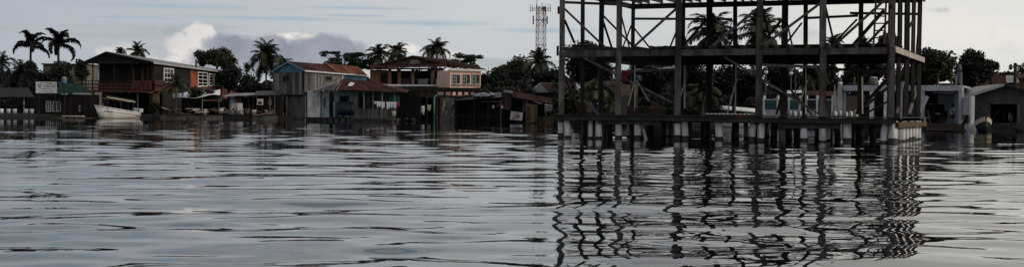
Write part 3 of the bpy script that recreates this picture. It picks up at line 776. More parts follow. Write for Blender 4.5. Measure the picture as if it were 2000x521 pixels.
# ------------------------------------------------------------------ trees
tree(424, 196, 92, 46, 138, 'broad round tree rising behind the long grey roof', LEAF, 1, 44, 120)
tree(447, 172, 122, 26, 175, 'dense tree close behind the orange end wall', LEAFD, 2, 26, 110)
tree(490, 165, 140, 32, 215, 'dark bushy tree between the orange house and the blue gable', LEAFD, 3, 34, 120)
tree(482, 200, 122, 8, 140, 'thin spindly treetop left of the big coconut palm', LEAFD, 4, 7, 50, leaf=.26)
tree(658, 196, 97, 50, 138, 'flat layered tree reaching left above the rusty roof', LEAF, 5, 22, 60, layered=True, lean=2.5, ball=.24)
tree(702, 192, 100, 44, 140, 'layered tree right of the flat reaching one above the rusty roof', LEAF, 6, 30, 80, layered=True, ball=.26)
tree(912, 190, 100, 44, 160, 'layered tree rising behind the salmon wing roof', LEAF, 7, 30, 90, layered=True, ball=.26)
tree(1004, 172, 105, 46, 185, 'tall round tree left of the antenna mast', LEAF, 8, 50, 130)
tree(962, 166, 130, 38, 205, 'dark tree directly right of the salmon wing', LEAFD, 9, 40, 120)
tree(1075, 160, 130, 34, 190, 'dark tree between the mast and the timber frame', LEAFD, 10, 34, 120)
tree(1152, 132, 76, 54, 170, 'big dark tree seen through the left bay of the timber frame', LEAFD, 11, 60, 130)
tree(1270, 128, 112, 52, 210, 'dense dark tree filling the second bay of the timber frame', LEAFD, 12, 48, 130)
tree(1350, 130, 116, 50, 205, 'dark tree behind the third front column', LEAFD, 13, 44, 130)
tree(1440, 128, 112, 54, 205, 'dense tree under the pair of tall palms', LEAFD, 14, 48, 130)
tree(1530, 126, 116, 50, 200, 'dark tree behind the fourth bay with lamps in front', LEAFD, 15, 44, 130)
tree(1608, 126, 122, 44, 195, 'dark tree behind the fifth front column', LEAFD, 16, 38, 130)
tree(1690, 128, 112, 56, 175, 'dark tree behind the white garage roof slab', LEAFD, 17, 46, 130)
tree(1735, 120, 66, 24, 110, 'small round tree seen between the ladder and the corner column', LEAFD, 18, 22, 110)
tree(1824, 118, 94, 44, 170, 'full green tree behind the garage, next to the timber frame corner', LEAF, 19, 64, 140)
tree(1902, 122, 96, 42, 175, 'open dark tree with a branch reaching right above the block house', LEAFD, 20, 52, 120)
tree(1935, 122, 122, 18, 138, 'small right-hand branch clump beyond the open dark tree', LEAFD, 21, 12, 80)
tree(66, 186, 102, 34, 215, 'dark full crown under the left royal palm', LEAFD, 31, 40, 120, flat=1)
tree(120, 184, 106, 30, 215, 'dark full crown under the tallest royal palm', LEAFD, 32, 40, 120, flat=1)
tree(30, 172, 132, 46, 212, 'dark shrubby tree at the far left shore', LEAFD, 22, 44, 130)
tree(85, 168, 138, 32, 200, 'dark tree behind the white sign', LEAFD, 23, 30, 120)
tree(160, 178, 112, 16, 160, 'small dark treetop touching the left eave of the gabled house', LEAFD, 24, 12, 70)
tree(400, 155.5, 172, 46, 222, 'creeper-like shrub in front of the orange wall windows', LEAFD, 25, 26, 110)
tree(300, 153.5, 200, 8, 218, 'small shrub behind the moored white boat', LEAFD, 26, 8, 60)
tree(1000, 150, 165, 46, 205, 'low dark scrub behind the shacks', LEAFD, 27, 30, 120)
tree(1125, 118, 176, 34, 215, 'bright green scrub behind the first bay of the timber frame', LEAF, 28, 24, 110)
tree(1960, 140, 140, 34, 175, 'dark scrub behind the block house', LEAFD, 29, 24, 110)
for i, (x, tp_, hf) in enumerate(((-30, 120, 60), (60, 138, 50), (150, 132, 40), (560, 138, 60), (820, 120, 70), (905, 128, 50), (1080, 128, 60), (1200, 118, 70), (1330, 126, 70), (1470, 124, 70), (1600, 122, 70), (1780, 110, 60), (1900, 128, 60), (2010, 138, 40))):
    tree(x, 215 + 9 * (i % 4), tp_ + 8, hf, 205, ['leftmost tree of the far belt, at the picture edge', 'far belt tree behind the twin royal palms', 'far belt tree behind the cream building', 'far belt tree behind the blue gabled house', 'far belt tree behind the terracotta house',
         'far belt tree behind the salmon wing', 'far belt tree at the foot of the mast', 'far belt tree behind the second front column', 'far belt tree behind the third front column', 'far belt tree behind the fourth front column', 'far belt tree behind the fifth front column',
         'far belt tree behind the corner of the timber frame', 'far belt tree behind the block house gable', 'rightmost tree of the far belt, at the picture edge'][i], LEAFD, 40 + i, 34, 110, leaf=.5)

# ------------------------------------------------------------------ antenna mast
def mast():
    D = 300; b = W(1055.5, 190, D); b.z = 1; t = T('antenna_mast', 'red and white lattice antenna mast rising behind the trees', 'antenna mast', b)
    top = W(1055.5, 14, D).z; hw0, hw1 = .98, .82; n = 17
    def hw(z): return hw0 + (hw1 - hw0) * (z - 1) / (top - 1)
    def cn(k, z): h = hw(z); return Vector((b.x, b.y, z)) + Matrix.Rotation(R(20), 3, 'Z') @ Vector((h * (-1, 1, 1, -1)[k], h * (-1, -1, 1, 1)[k], 0))
    for k in range(4):
        for s in range(5):
            z0, z1 = 1 + (top - 1) * s / 5, 1 + (top - 1) * (s + 1) / 5
            MB().beam(cn(k, z0), cn(k, z1), .13).build('leg', STEELR if s % 2 == 0 else STEELW, t)
    for i in range(n):
        z0, z1 = 1 + (top - 1) * i / n, 1 + (top - 1) * (i + 1) / n; m = STEELR if (i * 5 // n) % 2 == 0 else STEELW
        for k in range(4):
            k2 = (k + 1) % 4
            MB().beam(cn(k, z0), cn(k2, z1), .075).build('lattice_bar', m, t); MB().beam(cn(k2, z0), cn(k, z1), .075).build('lattice_bar', m, t)
            MB().beam(cn(k, z1), cn(k2, z1), .07).build('lattice_bar', m, t)
    def a(dx_, py, dy=0): q = W(1055.5 + dx_, py, D); q.y += dy; return q
    for y in (16.5, 20.5):
        MB().beam(a(-20, y), a(20, y), .12).build('antenna_arm', STEELR, t)
    for dx_, y0, y1 in ((-20, 9, 25), (-15, 11, 24), (-8, 9, 24), (4, 6, 24), (10, 9, 24), (15, 8, 25), (20, 9, 25), (-7, -6, 14)):
        MB().tube([a(dx_, y1, -.3), a(dx_, y0, -.3)], .06, 5).build('whip_antenna', STEELG, t)
    MB().box(a(7, 18, -.9), (.9, .6, .9)).build('equipment_box', STEELR, t)
    for dx_, y0, y1 in ((-14, 32, 49), (13, 33, 48), (5.5, 35, 47)):
        MB().box((a(dx_, y0) + a(dx_, y1)) / 2 + Vector((0, -1.1, 0)), (.28, .18, (a(0, y0).z - a(0, y1).z))).build('panel_antenna', STEELG, t)
        MB().beam(a(dx_, (y0 + y1) / 2, -1.0), a(0, (y0 + y1) / 2, -.6), .07).build('antenna_arm', STEELG, t)
mast()

# ------------------------------------------------------------------ left end: sign, green-roofed shack, cream building
def sign():
    D = 146.5; w = wallpx(60, D, 130, D)
    b = w.at(91, 232); b.z = .4
    t = T('sign_board', 'white sign board with EL CHATO in maroon letters on two posts', 'sign', b)
    mb = MB(); w.panel(mb, 71, 112, 160, 182, .06, .1); board = mb.build('board', WHITE, t)
    mb = MB()
    for x in (70.2, 112): w.panel(mb, x, x + .8, 159.3, 182.7, .08, .09)
    w.panel(mb, 71.05, 111.95, 159.3, 159.95, .08, .09); w.panel(mb, 71.05, 111.95, 182.05, 182.7, .08, .09); mb.build('frame', STEELG, t)
    for x in (76, 107):
        mb = MB(); w.panel(mb, x, x + 1.6, 158, 236, .09, -.02); mb.build('post', BROWN, t)
    def text(s, x0, x1, y0, y1, m):
        cu = bpy.data.curves.new('lettering', 'FONT'); cu.body = s; cu.extrude = .006; cu.align_x = 'CENTER'; cu.align_y = 'CENTER'; cu.size = 1; cu.offset = .012
        tmp = bpy.data.objects.new('lettering', cu); col.objects.link(tmp)
        bpy.context.view_layer.update(); d = tmp.dimensions.copy()
        me = bpy.data.meshes.new_from_object(tmp.evaluated_get(bpy.context.evaluated_depsgraph_get()))
        bpy.data.objects.remove(tmp)
        o = bpy.data.objects.new('lettering', me); col.objects.link(o); o.parent = board 
        a = w.at(x0, (y0 + y1) / 2, .175); c = w.at(x1, (y0 + y1) / 2, .175); h = w.at(x0, y0).z - w.at(x0, y1).z
        o.location = (a + c) / 2 - base_of(board); o.rotation_euler = (R(90), 0, math.atan2(w.d.y, w.d.x))
        o.scale = ((c - a).length / max(d.x, .01), h / max(d.y, .01), 1); me.materials.clear(); me.materials.append(m)
    text('EL CHATO', 75.5, 108, 167.4, 171.3, MAROONP)
    r = random.Random(5)
    def scribble(x0, x1, y0, y1, m, n, name='worn_lettering'):   # worn lines of print, no longer legible in the photograph
        mb = MB()
        for i in range(n):
            xa = x0 + (x1 - x0) * i / n; xb = xa + (x1 - x0) / n * r.uniform(.45, .9); ya = y0 + r.uniform(0, .35) * (y1 - y0); yb = y1 - r.uniform(0, .35) * (y1 - y0)
            w.panel(mb, xa, xb, ya, yb, .008, .162)
        o = mb.build(name, m, board); o['kind'] = 'stuff'
    scribble(80, 104, 161, 163.2, PURPLE, 11); scribble(73, 110, 163.8, 166.4, PURPLE, 17)
    scribble(81, 103, 172.6, 175.4, BLUEP, 10); scribble(73, 74.4, 174, 175.8, GREENP, 1); scribble(107.5, 109, 174, 175.8, GREENP, 1)
    scribble(78, 105, 177.2, 178.8, MAROONP, 16); scribble(74, 109, 180.0, 180.9, BLACKP, 20)
sign()
def green_shack():
    D = 149; w = wallpx(60, D, 182, D); b = w.at(130, 232); b.z = .4
    t = T('green_roofed_shack', 'low dark waterside shack with a green tin roof right of the sign', 'shack', b)
    mb = MB(); w.panel(mb, 84, 178, 184, 228, .12, -3.0); mb.build('wall', BROWN, t)
    zb = w.at(150, 184).z
    e0, e1 = w.at(112, 184, .5), w.at(182, 183, .5); r0, r1 = w.at(117, 162, -3.2), w.at(140, 158, -3.2)
    tin_sheets([e0, e1, w.at(163, 168, -3.2), w.at(117, 160, -3.2)], 8, t, GREENROOF)
    mb = MB(); w.panel(mb, 124, 135, 182.6, 185.2, .05, .52); mb.build('fascia', LIGHTCON, t)
    mb = MB(); w.panel(mb, 146, 180, 182.0, 184.6, .05, .52); mb.build('fascia', LIGHTCON, t)
    for x in (118, 139, 168, 179): mb = MB(); w.panel(mb, x, x + 1.5, 184, 229, .1, .3); mb.build('post', BROWN, t)
    mb = MB(); w.panel(mb, 64, 118, 184, 230, .1, -.6); mb.build('wall', DARK, t)
    window(w, 100, 115.5, 198, 218, t, 2, 1, LIGHTCON, SCREEN, -.49); window(w, 87, 97, 197, 218, t, 2, 1, LIGHTCON, GLASS, -.49)
    mb = MB(); w.panel(mb, 140, 168, 210, 211.5, .06, .3); mb.build('rail', BROWN, t)
    for x in (151, 156, 161): mb = MB(); w.panel(mb, x, x + 2.4, 206, 218, .35, -.8); mb.build('chair_back', BLUEWHITE if x == 151 else NAVY, t)
    mb = MB(); w.panel(mb, 62, 182, 229, 233.5, 3.6, -3.1); mb.build('floor_slab', CONCRETE, t)
    return w
gw = green_shack()
p0 = W(141, 225.5, 146); t = T('floating_plank', 'pale wooden plank raft afloat in front of the green-roofed shack', 'raft', Vector((p0.x, p0.y, 0)))
for k in range(3):
    a, b = W(122, 226, 146), W(161, 226, 146); a.z = b.z = .26; a.y += k * .32; b.y += k * .32
    MB().beam(a, b, .3, .09).build('plank', PALEWOOD, t)
for x in (127, 141, 155):
    a = W(x, 226, 146); MB().tube([Vector((a.x, a.y - .1, .1)), Vector((a.x, a.y + .8, .1))], .11, 8).build('float', PILEDARK, t, True)
p0 = W(125.5, 165, 146.2); t = T('water_tank', 'small blue and white tank beside the green roof above the sign', 'tank', Vector((p0.x, p0.y, p0.z - .1)))
MB().tube([p0, p0 + Vector((0, 0, .5))], .28, 12).build('body', BLUEPL, t, True)
MB().tube([p0 + Vector((0, 0, .5)), p0 + Vector((0, 0, .72)), p0 + Vector((0, 0, .85))], [.28, .25, .1], 12).build('top', BLUEWHITE, t, True)
MB().tube([Vector((p0.x, p0.y, .4)), p0], .07, 6).build('stand', BROWN, t)
def cream_building():
    w = wallpx(84, 192, 172, 192); b = w.at(125, 225); b.z = .8
    t = T('cream_building', 'plain cream building behind the sign below the royal palms', 'building', b)
    mb = MB(); w.panel(mb, 84, 170, 127, 222, 7, -7); mb.build('wall', CREAM, t)
    mb = MB(); w.panel(mb, 82, 172, 124.5, 126.9, 7.6, -7.3); mb.build('roof_slab', DARKTIN, t)
    mb = MB(); w.panel(mb, 102, 120, 119.5, 124.3, 2, -2.5); mb.build('roof_hatch', BLUEWHITE, t)
    window(w, 103, 113, 143, 152, t, 2, 2, SHADEWALL, GLASS); window(w, 146, 156, 130, 140, t, 2, 2, SHADEWALL, GLASS)
cream_building()
gy = wallpx(-40, 148, 70, 148)
for i, (x, lb) in enumerate(((3, 'white bucket at the picture edge on the far left bank'), (17, 'second white bucket from the left on the far left bank'), (29, 'third white bucket from the left on the far left bank'), (51, 'fourth white bucket on the far left bank, near the shack'), (62, 'fifth white bucket on the far left bank, against the shack'))):
    b = gy.at(x, 213); b.z = .5; t = T('bucket', lb, 'bucket', b, 'white buckets on the left bank')
    MB().tube([b, b + Vector((0, 0, .5))], [.2, .25], 12).build('body', DIRTYWHITE if i else WHITE, t, True)
    MB().tube([b + Vector((-.25, -.02, .48)), b + Vector((0, -.2, .34)), b + Vector((.25, -.02, .48))], .012, 5).build('handle', STEELG, t)
t = T('thatched_hut', 'dark palm-roofed hut on the far left bank behind the buckets', 'hut', gy.at(20, 228, -3))
for x in (-8, 27, 58): mb = MB(); gy.panel(mb, x, x + 1.6, 186, 230, .1, -3); mb.build('post', LIGHTCON if x == 27 else BROWN, t)
mb = MB(); gy.panel(mb, -20, 62, 204.5, 206.5, .08, -2.9); mb.build('rail', BROWN, t)
tin_sheets([gy.at(-30, 190, -2.4), gy.at(68, 190, -2.4), gy.at(55, 172, -6), gy.at(-20, 172, -6)], 7, t, BROWN)
mb = MB(); gy.panel(mb, -20, 62, 190, 231, .1, -6.5); mb.build('wall', BROWN, t)

# ------------------------------------------------------------------ gabled house with balcony (left)
def gabled_house():
    D0 = 157
    f = wallpx(168, D0, 297, D0 - 1); s = Wall((f.b.x, f.b.y), (XG(462, 178), 178))
    b = f.at(232, 232); b.z = .5
    t = T('gabled_house', 'two-storey house with dark gable, red balcony and orange side wall', 'house', b)
    # gable and roof
    A, Bq, Cc = f.at(160, 122, .6), f.at(207, 101, .6), f.at(300, 121, .6)
    FR = s.at(465, 143, .5); RF = W(383, 129, 177)
    mb = MB(); mb.slab([f.at(166, 123, .05), f.at(294, 122, .05), f.at(207, 103, .05)], .08); mb.build('gable', BROWN, t)
    tin_sheets([Cc, FR, RF, Bq], 16, t, GREYTIN)
    back = A + (RF - Bq); back.z = A.z - .6
    tin_sheets([A, back, RF, Bq], 12, t, DARKTIN)
    MB().slab([RF, FR, back], .04).build('hip_sheet', GREYTIN, t)
    d = (FR - Cc)
    MB().beam(Cc + Vector((0, -.03, -.1)), FR + Vector((0, -.03, -.1)), .05, .2).build('fascia', LIGHTCON, t)
    MB().beam(A + Vector((0, 0, -.06)), Bq + Vector((0, 0, -.06)), .05, .14).build('bargeboard', SHADEWALL, t)
    MB().beam(Bq + Vector((0, 0, -.06)), Cc + Vector((0, 0, -.06)), .05, .14).build('bargeboard', SHADEWALL, t)
    MB().beam(f.at(161, 123.5, .4), f.at(298, 122.5, .4), .1, .16).build('eave_beam', BROWN, t)
    # upper floor: recessed dark wall with a few light boards, posts, balcony
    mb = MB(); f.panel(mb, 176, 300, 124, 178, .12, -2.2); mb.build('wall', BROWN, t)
    for x0, x1, m in ((244, 250, OCHRE), (262, 268, OCHRE), (272, 279, OCHRE), (284, 291, BROWN)):
        mb = MB(); f.panel(mb, x0, x1, 130, 160, .06, -2.07); mb.build('wall_board', m, t)
    for x, m in ((181, BROWN), (192, BLUEWHITE), (258, BROWN), (296, BROWN), (223, BROWN)):
        mb = MB(); f.panel(mb, x - .9, x + .9, 124, 178, .12, -.1); mb.build('balcony_post', m, t)
    mb = MB(); f.panel(mb, 166, 300, 176, 180, 2.5, -2.1); mb.build('balcony_floor', DARKRED, t)
    for y in (157, 163.5, 170): mb = MB(); f.panel(mb, 140, 257, y, y + (1.4 if y == 157 else 2.6), .05, .05); mb.build('balcony_rail', DARKRED if y > 157 else BROWN, t)
    for i in range(19):
        x = 142 + i * 6.2; mb = MB(); f.panel(mb, x, x + 1.0, 158, 177, .04, .0); mb.build('baluster', DARKRED, t)
    mb = MB(); f.panel(mb, 138, 168, 176, 179, 2.0, -1.9); mb.build('balcony_floor', DARKRED, t)
    # boxed balcony corner, wrapping to the side
    mb = MB(); f.panel(mb, 258, 297, 158, 162, .1, .1); mb.build('balcony_panel', DARKRED, t)
    for i in range(5): mb = MB(); f.panel(mb, 258 + i * 8, 264.6 + i * 8, 163, 175, .05, .1); mb.build('balcony_panel', DARKRED, t)
    mb = MB(); s.panel(mb, 297.5, 318, 157, 166, .1, .25); mb.build('balcony_panel', DARKRED, t)
    mb = MB(); s.panel(mb, 297.5, 318, 168.5, 178, .1, .25); mb.build('balcony_panel', DARKRED, t)
    # side wall
    def swall(x0, x1, yt0, yt1, yb, m, off=-.2, name='wall'):
        mb = MB(); a, c = s.at(x0, 150), s.at(x1, 150); s.quad(mb, a, c, s.at((x0 + x1) / 2, yb).z, s.at(x0, yt0).z, .2, off, None, s.at(x1, yt1).z); mb.build(name, m, t)
    swall(300, 318, 122, 125, 180, BROWN); window(s, 306, 316, 142, 162, t, 1, 1, SHADEWALL, DARK, .01)
    swall(318, 342, 125, 128, 178, DARKRED); swall(342, 372, 128, 132, 178, BROWN); swall(372, 386, 132, 134, 171, ORANGE)
    swall(386, 440, 134, 140, 170, BRICKRED); swall(440, 457, 140, 142, 166, ORANGE)
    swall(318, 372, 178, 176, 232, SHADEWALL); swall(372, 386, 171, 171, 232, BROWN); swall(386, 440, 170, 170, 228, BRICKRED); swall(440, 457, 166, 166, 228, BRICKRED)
    window(s, 319, 338.5, 133, 162, t, 3, 3, WHITE, GLASS, .01, fw=.16); window(s, 386, 404.5, 141, 169, t, 2, 4, WHITE, GLASS, .01, fw=.12)
    window(s, 407, 416, 144, 168, t, 1, 4, WHITE, GLASS, .01, fw=.12); window(s, 417.5, 426, 145, 168, t, 1, 4, WHITE, GLASS, .01, fw=.12); window(s, 428, 436, 146, 168, t, 1, 4, BLUEWHITE, GLASS, .01, fw=.12)
    window(s, 443, 450, 145, 155, t, 1, 2, WHITE, GLASS, .01, fw=.12); swall(456, 458, 141, 142, 175, TEAL, -.15, 'corner_trim')
    p = s.at(383, 140, .35); MB().tube([p, Vector((p.x, p.y, s.at(383, 121).z + .25))], .13, 10).build('vent_pipe', STEELG, t, True)
    # undercroft
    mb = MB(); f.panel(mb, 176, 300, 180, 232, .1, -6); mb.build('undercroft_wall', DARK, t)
    for x, m in ((182, BROWN), (268.5, STEELG), (293, SHADEWALL), (204, BROWN)):
        mb = MB(); f.panel(mb, x - 1.2, x + 1.2, 180, 231, .16, -.15); mb.build('undercroft_post', m, t)
    mb = MB(); s.panel(mb, 303, 316, 181, 230, .1, -.4); mb.build('undercroft_board', OCHRE, t)
    mb = MB(); f.panel(mb, 170, 300, 230, 236, 6, -5.8); mb.build('floor_slab', CONCRETE, t)
gabled_house()
p = W(234, 179.5, 158); t = T('hanging_lamp', 'small white bulb hanging under the balcony of the gabled house', 'lamp', p)
MB().sphere(p, .13, 10, 7).build('bulb', GLOBE, t, True); MB().tube([p + Vector((0, 0, .1)), p + Vector((0, 0, .3))], .03, 6).build('holder', BLACKP, t)

# ------------------------------------------------------------------ moored panga
def panga():
    L = 5.0; b = Vector((XG(228, 149.5), 149.5, 0)); yaw = R(38)       # bow points left and towards the camera
    fw = Vector((-math.cos(yaw), -math.sin(yaw), 0)); sd = Vector((-fw.y, fw.x, 0))
    t = T('motor_boat', 'white open motor boat with a green canvas canopy moored under the balcony', 'boat', b)
    st = [(-.5, .82, .60, .10), (-.35, .88, .72, .06), (-.1, .92, .92, .04), (.12, .88, 1.10, .04), (.3, .72, 1.24, .08), (.42, .46, 1.34, .25), (.5, .06, 1.43, .7)]   # t, half beam, sheer, keel height
    def P3(x, y, z): return b + fw * x + sd * y + Vector((0, 0, z))
    vs, fs = [], []
    for (q, hb, sh, ke) in st:
        x = q * L; row = []
        for y, z in ((-hb, sh), (-hb * .96, sh * .62 + ke * .2), (-hb * .82, ke + .18), (-hb * .4, ke - .1), (0, ke - .2), (hb * .4, ke - .1), (hb * .82, ke + .18), (hb * .96, sh * .62 + ke * .2), (hb, sh)):
            xx = x - (0 if q < .4 else (sh - z) * (.35 if q > .45 else .12)); row.append(P3(xx, y, z))
        vs += row
    k = 9
    for i in range(len(st) - 1):
        for j in range(k - 1): a = i * k + j; fs.append((a, a + k, a + k + 1, a + 1))
    fs.append(tuple(range(k)))
    hull = MB().add(vs, fs).build('hull', HULLW, t, True)
    for y_, nm in ((-1, 'gunwale'), (1, 'gunwale')):
        m = MB(); m.tube([P3(q * L, y_ * hb, sh + .02) for q, hb, sh, ke in st], .075, 6); m.build(nm, WHITE, t, True)
    m = MB(); m.tube([P3(q * L, -(hb * .965 + .02) , sh * .66) for q, hb, sh, ke in st[:5]], .025, 4); m.build('stripe', MAROONP, hull)
    m = MB(); m.tube([P3(q * L, (hb * .965 + .02) , sh * .66) for q, hb, sh, ke in st[:5]], .025, 4); m.build('stripe', MAROONP, hull)
    for q in (.3, .22, .15):    # name lettering, illegible
        m = MB(); m.box(P3(q * L, .92 * (.72 if q > .25 else .84) + .03, .74 + .25 * q), (.42, .03, .1), math.atan2(fw.y, fw.x) + .2); m.build('lettering', BLUEP, hull)
    m = MB(); m.slab([P3(-.49 * L, -.8, .3), P3(-.49 * L, .8, .3), P3(.36 * L, .5, .5), P3(.36 * L, -.5, .5)], .04); m.build('floor', SHADEWALL, t)
    for q in (-.25, 0.0, .18): m = MB(); m.box(P3(q * L, 0, .55), (.35, 1.6, .06), yaw); m.build('bench', LIGHTCON, t)
    # canopy on four posts, bow end higher
    cz = lambda q: 2.05 + .75 * (q + .1)
    N = 8; vs, fs = [], []
    qs = [-.36, -.2, 0.0, .15, .3]
    for q in qs:
        for i in range(N + 1):
            a = math.pi * i / N; vs.append(P3(q * L, -.85 * math.cos(a), cz(q) + .28 * math.sin(a)))
    for i in range(len(qs) - 1):
        for j in range(N): a = i * (N + 1) + j; fs.append((a, a + 1, a + N + 2, a + N + 1))
    o = MB().add(vs, fs).build('canopy', CANVAS, t, True); o.modifiers.new('thick', 'SOLIDIFY').thickness = .03
    for y_ in (-.87, .87): MB().tube([P3(q * L, y_, cz(q) + .02) for q in qs], .075, 6).build('canopy_edge', CREAMC, o, True)
    for q in (-.33, -.03, .27):
        for y_ in (-.82, .82): MB().tube([P3(q * L, y_, .7 + .4 * max(0, q)), P3(q * L, y_, cz(q))], .025, 6).build('canopy_post', STEELG, t)
    m = MB(); m.box(P3(-.56 * L, 0, .95), (.45, .36, .42), yaw); m.build('outboard_cowl', WHITE, t)
    MB().beam(P3(-.56 * L, 0, .8), P3(-.57 * L, 0, -.3), .16, .2).build('outboard_leg', BLACKP, t)
    MB().box(P3(-.42 * L, .1, .95), (.5, .5, .6), yaw).build('console', BLUEWHITE, t)
panga()

# ------------------------------------------------------------------ awning sheds and clutter on the bank
def sheds():
    w = wallpx(320, 154, 540, 154)
    t = T('tarpaulin_shelter', 'open shelter under a sagging white tarpaulin left of the patchwork hut', 'shelter', w.at(385, 226))
    n = 8; vs, fs = [], []
    for j in range(5):
        for i in range(n + 1):
            f = i / n; p = w.at(337 + 93 * f, 191.5 - 4.5 * f + 1.2 * math.sin(f * 6), .9 - j * .9); p.z += .17 * j - .1 * math.sin(math.pi * f) * (j % 2) + .12 * math.sin(f * 9 + j)
            vs.append(p)
    for j in range(4):
        for i in range(n): a = j * (n + 1) + i; fs.append((a, a + 1, a + n + 2, a + n + 1))
    o = MB().add(vs, fs).build('tarpaulin', WHITE, t, True); o.modifiers.new('thick', 'SOLIDIFY').thickness = .02
    for x, y0 in ((345, 192), (396, 191), (428, 190), (358, 190), (412, 190)):
        mb = MB(); w.panel(mb, x, x + 1.2, y0, 228, .08, .3 if x in (345, 396, 428) else -2.6); mb.build('post', GREYWOOD, t)
    mb = MB(); w.panel(mb, 398, 427, 194.4, 197.5, .08, .2); mb.build('beam', TERRA, t)
    MB().beam(w.at(429, 199, .3), w.at(435, 191, .3), .09).build('brace', LIGHTCON, t)
    mb = MB(); w.panel(mb, 340, 432, 192, 226, .08, -3.6); mb.build('wall', DARK, t)
    t = T('patchwork_hut', 'tiny hut of blue and white panels under a pale tin roof', 'hut', w.at(465, 226))
    tin_sheets([w.at(434, 189.5, .9), w.at(496, 186, .9), w.at(499, 182, -2.4), w.at(448, 183, -2.4)], 6, t, GREYTIN)
    for x0, x1, y0, y1, m in ((449, 456, 192, 201, BLUE), (456.2, 461, 192, 201, BLUEWHITE), (461.2, 471, 190, 201, DARKRED), (449, 460, 201.2, 212, DIRTYWHITE), (449, 461, 212.2, 224, LIGHTCON), (460.2, 474, 201.2, 215, WHITE), (461.2, 470, 215.2, 225, DIRTYWHITE), (470.2, 476, 212, 224, WHITE)):
        mb = MB(); w.panel(mb, x0, x1, y0, y1, .05, rnd.uniform(0, .05)); mb.build('wall_panel', m, t)
    for x0, x1 in ((457, 460), (462, 461), (459, 464)): MB().beam(w.at(x0, 186, .25), w.at(x1, 224, .5), .06).build('leaning_pole', OCHRE, t)
    for x in (437, 448, 486, 495): mb = MB(); w.panel(mb, x, x + 1.2, 187, 227, .08, .2 if x > 440 else .5); mb.build('post', SHADEWALL, t)
    mb = MB(); w.panel(mb, 436, 500, 190, 227, .08, -2.6); mb.build('back_wall', DARK, t)
    t = T('old_placard', 'faded white and red placard hung in the dark shack left of the blue gable', 'placard', w.at(508, 207))
    mb = MB(); w.panel(mb, 503, 515, 193, 205, .04, .25); mb.build('board', DIRTYWHITE, t); mb = MB(); w.panel(mb, 505, 512, 198, 204, .012, .292); mb.build('print', DARKRED, t)
    t = T('plank_shed', 'dark plank shed between the patchwork hut and the blue gabled house', 'shed', w.at(520, 228, -2))
    planks(w, 498, 545, 184, 186, 228, 228, 14, t, BROWN, -2.2); tin_sheets([w.at(497, 187, .2), w.at(548, 186, .2), w.at(548, 178, -3), w.at(500, 178, -3)], 6, t, DARKTIN)
    for x in (501, 527, 536): mb = MB(); w.panel(mb, x, x + 1.3, 187, 228, .1, .0); mb.build('post', GREYWOOD, t)
    mb = MB(); w.panel(mb, 525, 530.5, 194, 206, .05, .12); mb.build('cupboard', CONCRETE, t)
    # clutter
    def thing_box(name, lb, cat, x0, x1, y0, y1, m, off=.6, t_=.5):
        b = w.at((x0 + x1) / 2, y1, off); o = T(name, lb, cat, b)
        mb = MB(); w.panel(mb, x0, x1, y0, y1, t_, off); mb.build('body', m, o)
        mb = MB(); w.panel(mb, x0 - .4, x1 + .4, y0 - .8, y0 - .05, t_ + .06, off - .03); mb.build('lid', m, o)
    def drum(lb, x, y0, y1, m, off=.8):
        b = w.at(x, y1, off); h = w.at(x, y0, off).z - b.z; o = T('drum', lb, 'drum', b)
        MB().tube([b, b + Vector((0, 0, h * .5)), b + Vector((0, 0, h))], [.27, .3, .27], 12).build('body', m, o, True)
        for f in (.33, .66, .98): MB().tube([b + Vector((0, 0, h * f - .02)), b + Vector((0, 0, h * f + .02))], .31, 12).build('hoop', m, o, True)
    t = T('work_table', 'rough work table with a white slab under the tarpaulin', 'table', w.at(380, 224, .5))
    mb = MB(); w.panel(mb, 366, 392, 211.5, 213, .8, .2); mb.build('top', LIGHTCON, t)
    mb = MB(); w.panel(mb, 381, 393, 213.6, 216.0, .1, 1.0); mb.build('slab', WHITE, t)
    for x in (367, 390): mb = MB(); w.panel(mb, x, x + 1, 213, 226, .08, .4); mb.build('leg', GREYWOOD, t)
    drum('pale drum standing right of the patchwork hut', 483, 212, 224, CONCRETE); drum('second pale drum, between the hut and the plank shed', 496, 214, 225, DIRTYWHITE)
    drum('white-topped drum at the right end of the work table', 400, 213, 224, LIGHTCON); drum('drum leaning by the shelter brace', 432, 211, 222, DIRTYWHITE)
    r = random.Random(11)
    for i in range(16):
        x = 330 + i * 13 + r.uniform(-4, 4)
        if 478 < x < 500: continue
        b = w.at(x, 226, 1.0); b.z = .55; o = T('driftwood_pile', 'heap of planks and driftwood on the bank, ' + ['at the left foot of the tarpaulin shelter', 'under the left end of the tarpaulin', 'below the work table left leg', 'below the work table top', 'below the white slab', 'below the white-topped drum',
            'under the red-brown beam', 'under the right end of the tarpaulin', 'below the shelter brace', 'left of the patchwork hut', 'in front of the patchwork hut', 'right of the patchwork hut', 'x', 'in front of the faded placard', 'in front of the plank shed', 'left of the blue gabled house'][i], 'driftwood', b, 'driftwood heaps on the bank')
        for k in range(5):
            a = b + Vector((r.uniform(-.8, .8), r.uniform(-.4, .5), r.uniform(.02, .5))); e = a + Vector((r.uniform(-1.1, 1.1), r.uniform(-.6, .6), r.uniform(-.35, .45)))
            e.z = max(e.z, .4); MB().beam(a, e, r.uniform(.08, .2), r.uniform(.05, .12)).build('plank', r.choice((GREYWOOD, TERRA, LIGHTCON, SHADEWALL, OCHRE)), o)
